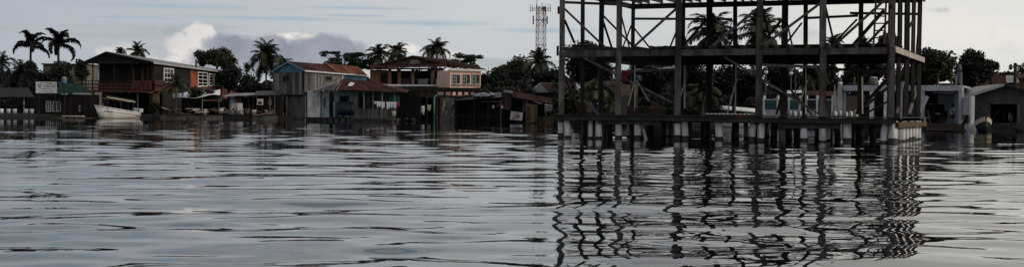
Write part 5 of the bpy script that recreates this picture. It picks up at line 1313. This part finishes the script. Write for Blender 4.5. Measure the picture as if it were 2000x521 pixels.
# ------------------------------------------------------------------ behind the timber frame: house roof, boat, fence
def back_yard():
    w = wallpx(1225, 128, 1335, 126); t = T('pale_roofed_house', 'house with a flat pale roof edge seen under the upper floor of the frame', 'house', w.at(1280, 226))
    mb = MB(); w.panel(mb, 1232, 1330, 134, 225, 6, -6.2); mb.build('wall', SHADEWALL, t); tin_sheets([w.at(1228, 135.5, .5), w.at(1335, 135, .5), w.at(1335, 126, -4), w.at(1230, 127, -4)], 8, t, GREYTIN)
    mb = MB(); w.panel(mb, 1228, 1335, 135.3, 137, .06, .5); mb.build('fascia', LIGHTCON, t)
    window(w, 1245, 1262, 150, 172, t, 2, 2, BROWN, GLASS); window(w, 1290, 1306, 150, 172, t, 2, 2, BROWN, GLASS)
    # orange-walled hut low on the left
    w = wallpx(1170, 112, 1215, 110); t = T('orange_hut', 'small orange-walled hut with tin roof behind the first bay of the frame', 'hut', w.at(1195, 230))
    mb = MB(); w.panel(mb, 1184, 1204, 165, 186, 2.5, -2.6); mb.build('wall', mat('dull_terracotta', (.11, .06, .04)), t); mb = MB(); w.panel(mb, 1184, 1204, 186.2, 234, 2.5, -2.6); mb.build('lower_wall', SHADEWALL, t); tin_sheets([w.at(1181, 167, .4), w.at(1207, 167, .4), w.at(1206, 160, -2.8), w.at(1182, 160, -2.8)], 4, t, RUST); window(w, 1189, 1196, 172, 184, t, 2, 1, BROWN, DARK)
    # covered white launch behind
    D = 106; b = Vector((XG(1450, D), D, 0)); t = T('covered_launch', 'white covered launch moored behind the fourth front column', 'boat', b)
    L, hw = 3.6, .75; vs, fs = [], []
    for q, hb, sh, ke in ((-.5, .7, .62, .1), (-.1, .78, .6, .0), (.25, .62, .7, .05), (.42, .3, .85, .25), (.5, .04, .95, .5)):
        for y, z in ((-hb, sh), (-hb * .8, ke + .1), (0, ke - .2), (hb * .8, ke + .1), (hb, sh)): vs.append(b + Vector((q * L, y, z)))
    for i in range(4):
        for j in range(4): a = i * 5 + j; fs.append((a, a + 1, a + 6, a + 5))
    fs.append((4, 3, 2, 1, 0)); hull = MB().add(vs, fs).build('hull', HULLW, t, True)
    for s_ in (-1, 1): MB().tube([b + Vector((q * L, s_ * hb, sh)) for q, hb, sh in ((-.5, .7, .62), (-.1, .78, .6), (.25, .62, .7), (.5, .04, .95))], .05, 6).build('gunwale', WHITE, t, True)
    vs, fs = [], []; N = 6; qs = (-.46, -.2, .1, .3)
    for q in qs:
        for i in range(N + 1): a = math.pi * i / N; vs.append(b + Vector((q * L, -.74 * math.cos(a), 1.42 - .28 * (q + .46) + .3 * math.sin(a))))
    for i in range(3):
        for j in range(N): a = i * (N + 1) + j; fs.append((a, a + 1, a + N + 2, a + N + 1))
    o = MB().add(vs, fs).build('canopy', WHITE, t, True); o.modifiers.new('thick', 'SOLIDIFY').thickness = .03
    for q in (-.42, .25):
        for s_ in (-.7, .7): MB().tube([b + Vector((q * L, s_, .6)), b + Vector((q * L, s_, 1.42 - .28 * (q + .46)))], .025, 6).build('canopy_post', STEELG, t)
    MB().box(b + Vector((-.3, 0, .8)), (.7, .6, .5)).build('console', REDP, t)
    # white and teal fence, each bay a fence panel
    w = wallpx(1478, 104, 1642, 100); names = ['leftmost', 'second from left', 'third from left', 'fourth from left', 'fifth from left', 'sixth from left', 'rightmost']
    t = T('teal_fence', 'low fence of white posts and teal panels in front of the garage yard', 'fence', w.at(1560, 232))
    xs = [1480, 1492, 1519, 1541, 1562, 1575, 1596, 1626]
    for i, x in enumerate(xs): mb = MB(); w.panel(mb, x, x + 3.4, 187, 240, .16, .05); mb.build('post', WHITE, t)
    for i in range(7):
        x0, x1 = xs[i] + 3.5, xs[i + 1] - .1
        mb = MB(); w.panel(mb, x0, x1, 196, 214, .05, .1); mb.build('panel', TEAL if i not in (2, 5) else NAVY, t); mb = MB(); w.panel(mb, x0, x1, 193.5, 195.8, .08, .08); mb.build('rail', LIGHTCON, t); mb = MB(); w.panel(mb, x0, x1, 214.2, 240, .1, .07); mb.build('plinth', LIGHTCON if i % 2 else CONCRETE, t)
    mb = MB(); w.panel(mb, 1626.5, 1641, 188, 240, .3, -.3); mb.build('end_wall', LIGHTCON, t)
    w2 = wallpx(1530, 110, 1640, 106); t = T('tin_roofed_kiosk', 'low kiosk with pale and rusty tin roof behind the teal fence', 'kiosk', w2.at(1580, 232))
    tin_sheets([w2.at(1530, 184, .6), w2.at(1566, 182, .6), w2.at(1566, 177, -2), w2.at(1534, 178, -2)], 4, t, WHITE); tin_sheets([w2.at(1566, 186, .6), w2.at(1640, 189, .6), w2.at(1636, 180, -2.4), w2.at(1568, 178, -2.4)], 6, t, RUST)
    mb = MB(); w2.panel(mb, 1532, 1638, 187, 238, 2.2, -2.6); mb.build('wall', SHADEWALL, t)
    for i, (x, y, D, lb) in enumerate(((1496, 141, 104, 'globe street lamp just right of the fourth front column'), (1641, 163, 98.5, 'globe lamp on the left gate pillar of the garage'), (1545, 143, 112, 'globe street lamp between fourth and fifth columns'))):
        p = W(x, y, D); z0 = 3.0 if i == 1 else .6; t = T('globe_lamp', lb, 'lamp', Vector((p.x, p.y, W(1641, 167, D).z if i == 1 else .6)), 'globe lamps in the yard')
        MB().sphere(p, .17, 12, 8).build('globe', GLOBE, t, True); MB().tube([p + Vector((0, 0, .14)), p + Vector((0, 0, .3)), p + Vector((0, 0, .42))], [.17, .12, .02], 10).build('cap', STEELG, t, True)
        MB().tube([Vector((p.x, p.y, t.location.z)), p - Vector((0, 0, .15))], .045, 8).build('pole', STEELG, t)
back_yard()

# ------------------------------------------------------------------ white garage / boat slip
def garage():
    w = wallpx(1637, 97, 1884, 93.5)
    t = T('white_boat_garage', 'white concrete boat garage with a wide dark opening at the water', 'garage', w.at(1760, 245))
    mb = MB(); w.panel(mb, 1648, 1880, 167.5, 177.5, .4, -.1); mb.build('roof_beam', LIGHTCON, t); mb = MB(); w.panel(mb, 1648, 1880, 166.5, 170, 6.6, -7); mb.build('roof_slab', LIGHTCON, t)
    for x0, x1, m in ((1637, 1645, LIGHTCON), (1699.5, 1707, WHITE), (1727, 1737, WHITE), (1754, 1763, LIGHTCON), (1797, 1806, LIGHTCON), (1872.5, 1880, LIGHTCON)):
        mb = MB(); w.panel(mb, x0, x1, 167 if x0 < 1640 else 177.6, 254, .35, -.08); mb.build('pillar', m, t)
    mb = MB(); w.panel(mb, 1648, 1884, 172, 252, .2, -7.2); mb.build('back_wall', SHADEWALL, t)
    mb = MB(); w.panel(mb, 1707, 1727, 178, 254, .12, -.5); mb.build('wall', DARK, t); mb = MB(); w.panel(mb, 1763, 1797, 178, 254, .12, -.5); mb.build('wall', SHADEWALL, t)
    mb = MB(); a, c = w.at(1880, 200), w.at(1880, 200) + Vector((.6, 7, 0)); mb.beam(Vector((a.x, a.y, 1.6)), Vector((c.x, c.y, 1.6)), .2, 3.2); mb.build('side_wall', LIGHTCON, t)
    mb = MB(); w.panel(mb, 1645.2, 1650, 180, 254, .12, -.5); mb.build('wall', LIGHTCON, t)
    mb = MB(); w.panel(mb, 1818, 1866, 179.5, 182, .15, -1.2); mb.build('lintel', LIGHTCON, t); mb = MB(); w.panel(mb, 1862, 1868, 182.2, 246, .15, -1.2); mb.build('inner_pillar', BLUEWHITE, t)
    for i in range(4): mb = MB(); w.panel(mb, 1683, 1687.5, 184 + 4 * i, 185.6 + 4 * i, .03, -.37); mb.build('vent_slot', LIGHTCON, t)
    mb = MB(); w.panel(mb, 1806, 1872, 241, 252, 5, -5); mb.build('floor_slab', CONCRETE, t)
    # unfinished upper storey on the slab
    for x, y, m in ((1655, 149, TERRA), (1664, 150, TERRA), (1690, 148, OCHRE), (1762, 146, ORANGE), (1823, 152, TERRA), (1849, 150, OCHRE), (1858, 146, CREAM)):
        mb = MB(); w.panel(mb, x, x + 2.6, y, 166.3, .25, -3); mb.build('brick_stub', m, t)
    mb = MB(); w.panel(mb, 1640, 1700, 158, 166.3, .15, -4); mb.build('parapet', SHADEWALL, t); mb = MB(); w.panel(mb, 1822, 1866, 160, 166.3, .15, -4); mb.build('parapet', BROWN, t)
    # timber strut against the pillar
    MB().beam(w.at(1792, 229, .6), w.at(1811, 188, .6), .28, .22).build('strut', LIGHTCON, t)
    b = w.at(1706, 166.4, -2); t = T('roof_water_tank', 'pale water tank on the garage roof beside the corner column', 'tank', b)
    MB().tube([b, b + Vector((0, 0, .5))], .3, 14).build('body', CONCRETE, t, True); MB().tube([b + Vector((0, 0, .5)), b + Vector((0, 0, .58)), b + Vector((0, 0, .62))], [.31, .22, .1], 14).build('lid', LIGHTCON, t, True)
    # ramp
    t = T('plank_ramp', 'brown plank slipway sloping into the water before the garage', 'ramp', w.at(1845, 250, 1))
    for k in range(12):
        f = k / 12; a, c = w.at(1808, 243, .3 + f * 3), w.at(1882, 243, .3 + f * 3); z = .48 - f * .42; a.z = c.z = z
        MB().beam(a, c, .24, .06).build('plank', mat('ramp_wood', (.10, .07, .055), .4, .85, 2, pervar=.25), t)
    t = T('leaning_board', 'red and white board leaning at the foot of the garage pillar', 'board', w.at(1812, 250, .8))
    MB().beam(w.at(1820, 258, 2.2), w.at(1812, 216, .6), .12, .1).build('pole', REDWOOD, t); mb = MB(); w.panel(mb, 1804, 1810, 228, 238, .06, .4); mb.build('panel', LIGHTCON, t)
    # gate leaf at the right
    g0 = Wall((w.at(1881, 230).x, w.at(1881, 230).y), (XG(1904, 91), 91)); t = T('white_slip_gate', 'white panelled gate with concrete pillar right of the garage opening', 'gate', g0.at(1892, 248))
    for i in range(5): mb = MB(); x = 1881 + i * 3.8; g0.panel(mb, x, x + 3.4, 191, 224, .05, .05); mb.build('panel', LIGHTCON, t)
    mb = MB(); g0.panel(mb, 1880, 1900, 189.3, 190.8, .08, .03); mb.build('top_rail', WHITE, t); mb = MB(); g0.panel(mb, 1880, 1900, 224.2, 234, .15, .0); mb.build('plinth', CONCRETE, t)
    mb = MB(); g0.panel(mb, 1899.5, 1903.5, 187.5, 242, .25, .0); mb.build('pillar', WHITE, t); mb = MB(); g0.panel(mb, 1898, 1907, 242, 262, .5, .0); mb.build('pillar_base', LIGHTCON, t)
    MB().beam(g0.at(1880, 243, .6), g0.at(1890, 226, .4), .14, .1).build('prop', BROWN, t)
    # car parked inside
    b = w.at(1832, 240, -5.2); b.z = .62; t = T('parked_car', 'dark car with a pale roof parked inside the boat garage', 'car', b)
    MB().box(b + Vector((0, 0, .58)), (1.6, 3.2, .5)).build('body', BLACKP, t)
    c = b + Vector((0, .2, 0)); MB().hexa([c + Vector((x, y, z)) for z, s_ in ((.84, 1.0), (1.3, .78)) for x, y in ((-.74 * s_, -1 * s_), (.74 * s_, -1 * s_), (.74 * s_, 1 * s_), (-.74 * s_, 1 * s_))]).build('cabin', GLASS, t)
    MB().box(c + Vector((0, 0, 1.33)), (1.2, 1.6, .05)).build('roof', LIGHTCON, t)
    for sx in (-.68, .68):
        for sy in (-1.0, 1.0):
            p = b + Vector((sx, sy, .31)); wh = MB().tube([p - Vector((.1, 0, 0)), p + Vector((.1, 0, 0))], .31, 14).build('wheel', BLACKP, t, True); MB().tube([p - Vector((.11, 0, 0)), p + Vector((.11, 0, 0))], .17, 10).build('rim', STEELG, wh)
    for sx in (-.55, .55): MB().box(b + Vector((sx, -1.61, .62)), (.3, .05, .14)).build('headlight', GLOBE, t)
    return w
ga = garage()
def seated_person():
    w = ga; b = w.at(1861, 241, -1.9); b.z = .55
    me = bpy.data.meshes.new('person'); V, E, Rr = [], [], []
    def v(p, r, prev=None):
        V.append(Vector(p)); Rr.append(r); i = len(V) - 1
        if prev is not None: E.append((prev, i))
        return i
    pel = v((0, 0, .56), .15); wa = v((-.03, 0, .75), .135, pel); ch = v((-.08, -.02, .98), .16, wa); nk = v((-.1, -.03, 1.14), .06, ch); hd = v((-.12, -.06, 1.25), .085, nk); ht = v((-.12, -.06, 1.34), .08, hd)
    for s in (-1, 1):
        hip = v((s * .1, -.02, .54), .1, pel); kn = v((s * .16, -.46, .52), .07, hip); an = v((s * .16, -.44, .1), .045, kn); v((s * .17, -.6, .04), .04, an)
        sh = v((-.08 + s * .19, -.02, 1.04), .07, ch); el = v((s * .27, -.18, .8), .05, sh); wr = v((s * .2, -.38, .66), .035, el); pm = v((s * .18, -.45, .645), .032, wr)
        for k in range(4): q = v((s * (.145 + .022 * k), -.505, .64 - .004 * k), .011, pm); v((s * (.145 + .022 * k), -.55 + .006 * abs(k - 1.5), .615), .009, q)
        th = v((s * .13, -.47, .655), .012, pm); v((s * .11, -.5, .645), .01, th)
    me.from_pydata(V, E, []); o = bpy.data.objects.new('person', me); col.objects.link(o); o.location = b
    o.rotation_euler = (0, 0, R(35))
    o.modifiers.new('skin', 'SKIN'); o.modifiers.new('sub', 'SUBSURF').levels = 1; o.modifiers['sub'].render_levels = 1
    for i, sv in enumerate(me.skin_vertices[0].data): sv.radius = (Rr[i], Rr[i]); sv.use_root = (i == 0)
    me.materials.append(SKIN); tag(o, 'person in a white shirt sitting inside the garage opening', 'person')
    def shell(name, pts, rad, m):
        c = MB().tube(pts, rad, 12).build(name, m, None, True); c.parent = o
    shell('shirt', [(0, 0, .6), (-.03, 0, .75), (-.08, -.02, .98), (-.1, -.03, 1.12)], [.2, .19, .225, .1], CLOTHW)
    for s in (-1, 1):
        shell('sleeve', [(-.08 + s * .17, -.02, 1.05), (s * .2, -.09, .93)], [.1, .085], CLOTHW); shell('trouser_leg', [(s * .1, 0, .54), (s * .16, -.47, .52), (s * .16, -.44, .14)], [.13, .1, .08], JEANS); shell('shoe', [(s * .16, -.4, .05), (s * .17, -.66, .04)], [.055, .045], BLACKP)
    hm = MB().sphere((-.115, -.035, 1.33), .105, 10, 7, (1, 1.05, .8)).build('hair', HAIR, None, True); hm.parent = o
    fm = MB().sphere((-.125, -.165, 1.265), .016, 6, 4).build('nose', SKIN, None, True); fm.parent = o
    for s in (-1, 1): e = MB().sphere((-.125 + s * .035, -.145, 1.29), .011, 6, 4).build('eye', BLACKP, None, True); e.parent = o; e = MB().sphere((-.12 + s * .095, -.05, 1.265), .02, 6, 4, (.5, 1, 1.4)).build('ear', SKIN, None, True); e.parent = o
    MB_ = MB().box((-.125, -.15, 1.225), (.04, .012, .008)).build('mouth', DARKRED, None); MB_.parent = o
    t = T('bench', 'low bench under the person in the garage', 'bench', b)
    rot = Matrix.Rotation(R(35), 3, 'Z'); q = b + rot @ Vector((.0, .06, 0))
    MB().box(q + Vector((0, 0, .40)), (.9, .36, .05), R(35)).build('seat', GREYWOOD, t)
    for s in (-1, 1): MB().box(q + rot @ Vector((s * .36, 0, .187)), (.06, .3, .374), R(35)).build('leg', GREYWOOD, t)
seated_person()

# ------------------------------------------------------------------ right end: block house, skiff, pole, far roofs
def block_house():
    w = wallpx(1884, 95, 2075, 91)
    t = T('block_house', 'grey concrete block boathouse with a low gable at the right edge', 'boathouse', w.at(1960, 250))
    def blk(x0, x1, yt0, yt1, yb, m=BLOCKWALL, off=-.3):
        mb = MB(); a, c = w.at(x0, 210), w.at(x1, 210); w.quad(mb, a, c, w.at((x0 + x1) / 2, yb).z, w.at(x0, yt0).z, .3, off, None, w.at(x1, yt1).z); mb.build('wall', m, t)
    blk(1886, 1932, 189, 175, 262); blk(1932.1, 1962, 175, 166.5, 199); blk(1962.1, 1986, 166.5, 172, 199); blk(1986.1, 2060, 172, 192, 262)
    mb = MB(); w.panel(mb, 1930, 1988, 199, 203, .4, -.35); mb.build('lintel', CONCRETE, t); mb = MB(); w.panel(mb, 1960.5, 1964.5, 167.5, 198.8, .05, .01); mb.build('pilaster', CONCRETE, t)
    mb = MB(); w.panel(mb, 1886, 2060, 190, 262, .2, -6); mb.build('back_wall', DARK, t); mb = MB(); w.panel(mb, 1933, 1985, 240, 256, 4, -5); mb.build('floor_slab', CONCRETE, t)
    ap = w.at(1962, 164.5, .5); l, r = w.at(1881, 190, .5), w.at(2066, 194, .5); dv = Vector((1.2, 9, 0))
    tin_sheets([l, l + dv, ap + dv, ap], 7, t, GREYTIN); tin_sheets([r, r + dv, ap + dv, ap], 7, t, DARKTIN)
    MB().beam(l + Vector((0, -.04, -.05)), ap + Vector((0, -.04, -.05)), .06, .14).build('bargeboard', LIGHTCON, t); MB().beam(ap + Vector((0, -.04, -.05)), r + Vector((0, -.04, -.05)), .06, .14).build('bargeboard', SHADEWALL, t)
    MB().tube([w.at(1990, 260, .3), w.at(1990, 203, .3)], .1, 8).build('mooring_post', CONCRETE, t, True)
    b = w.at(1960, 247, -2); o = T('blue_tarp_heap', 'dark blue covered heap inside the block boathouse door', 'tarpaulin', b); rr = random.Random(3); vs, fs = [], []; n = 9
    for j in range(5):
        for i in range(n + 1):
            p = w.at(1940 + 38 * i / n, 246, -1.6 - j * .5); p.z = .55 + 1.15 * math.sin(math.pi * min(1, (j + .3) / 4)) * (.35 + .65 * math.sin(math.pi * (i + .3) / (n + .6))) + rr.uniform(-.08, .08); vs.append(p)
    for j in range(4):
        for i in range(n): a = j * (n + 1) + i; fs.append((a, a + 1, a + n + 2, a + n + 1))
    q = MB().add(vs, fs).build('sheet', NAVY, o); q.modifiers.new('thick', 'SOLIDIFY').thickness = .02
    # skiff, bow to the camera
    D = 89; b = Vector((XG(1921, D), D, 0)); t = T('green_skiff', 'small skiff with cream bow stripe and green hull moored by the block house', 'boat', b)
    yaw = R(-12); m3 = Matrix.Rotation(yaw, 3, 'Z'); vs, fs = [], []; up, uf = [], []
    S = [(2.6, .36, .66, .05), (1.7, .46, .66, .0), (.8, .44, .8, .05), (.3, .26, .95, .15), (0, .03, 1.05, .35)]
    for y, hb, sh, ke in S:
        for x, z in ((-hb, sh - .28), (-hb * .75, ke + .1), (0, ke - .2), (hb * .75, ke + .1), (hb, sh - .28)): vs.append(b + m3 @ Vector((x, y - 1.2, z)))
    for i in range(4):
        for j in range(4): a = i * 5 + j; fs.append((a, a + 1, a + 6, a + 5))
    fs.append((0, 1, 2, 3, 4)); MB().add(vs, fs).build('hull', mat('dark_green_hull', (.02, .06, .055), .3, .4, 2), t, True)
    for s in (-1, 1):
        uv = []
        for y, hb, sh, ke in S: uv += [b + m3 @ Vector((s * (hb + .012), y - 1.2, sh - .29)), b + m3 @ Vector((s * (hb + .05), y - 1.2, sh))]
        MB().add(uv, [(2 * i, 2 * i + 1, 2 * i + 3, 2 * i + 2) for i in range(4)]).build('topside', CREAMC, t).modifiers.new('thick', 'SOLIDIFY').thickness = .03
    for y in (.9, 1.8): MB().box(b + m3 @ Vector((0, y - 1.2, .45)), (.74, .28, .05), yaw).build('thwart', OCHRE, t)
    for s in (-1, 1): MB().tube([b + m3 @ Vector((s * (hb + .05), y - 1.2, sh + .02)) for y, hb, sh, ke in S], .035, 6).build('gunwale', DARKRED, t, True)
    # far roofs and pole
    w2 = wallpx(1900, 128, 1990, 126); t = T('rusty_hip_house', 'house with a dark rusty hip roof behind the block house gable', 'house', w2.at(1940, 225))
    mb = MB(); w2.panel(mb, 1905, 1985, 166, 230, 6, -6.2); mb.build('wall', SHADEWALL, t); tin_sheets([w2.at(1900, 168, .5), w2.at(1990, 168, .5), w2.at(1958, 148, -3), w2.at(1912, 146, -3)], 8, t, RUST)
    tin_sheets([w2.at(1966, 162, .2), w2.at(1992, 162, .2), w2.at(1984, 148, -2.6), w2.at(1964, 148, -2.6)], 3, t, GREYTIN)
    window(w2, 1915, 1930, 176, 192, t, 2, 2, BROWN, GLASS)
    w3 = wallpx(1984, 120, 2030, 118); t = T('brick_chimney_house', 'orange brick house corner at the right edge beyond the pole', 'house', w3.at(2005, 225)); mb = MB(); w3.panel(mb, 1987, 2030, 152, 228, 4, -4.2); mb.build('wall', TERRA, t); tin_sheets([w3.at(1985, 153, .3), w3.at(2032, 153, .3), w3.at(2032, 146, -4.4), w3.at(1988, 147, -4.4)], 4, t, RUST)
    p = W(1983, 123, 110); b = Vector((p.x, p.y, .7)); t = T('utility_pole', 'wooden utility pole with a street lamp arm near the right edge', 'utility pole', b)
    MB().tube([b, p], [.16, .13], 8).build('pole', BARK, t, True); q = W(1974, 131, 110); MB().tube([W(1983, 130, 110), q + Vector((0, 0, .12))], .03, 6).build('lamp_arm', STEELG, t); MB().sphere(q, .17, 8, 6, (1, 1, 1.5)).build('lamp_head', STEELG, t, True); MB().beam(W(1979.5, 126.5, 110), W(1987, 126.5, 110), .09).build('crossarm', BARK, t)
    p = W(1874.5, 126, 101); b = Vector((p.x, p.y, .7)); t = T('blue_pole', 'thick blue-grey pole behind the right end of the garage roof', 'pole', b)
    MB().tube([b, p - Vector((0, 0, .6))], .2, 10).build('pole', mat('blue_grey_steel', (.06, .10, .12), .3, .5, 2), t, True); MB().tube([p - Vector((0, 0, .6)), p], [.2, .1], 10).build('cap', STEELG, t, True)
block_house()
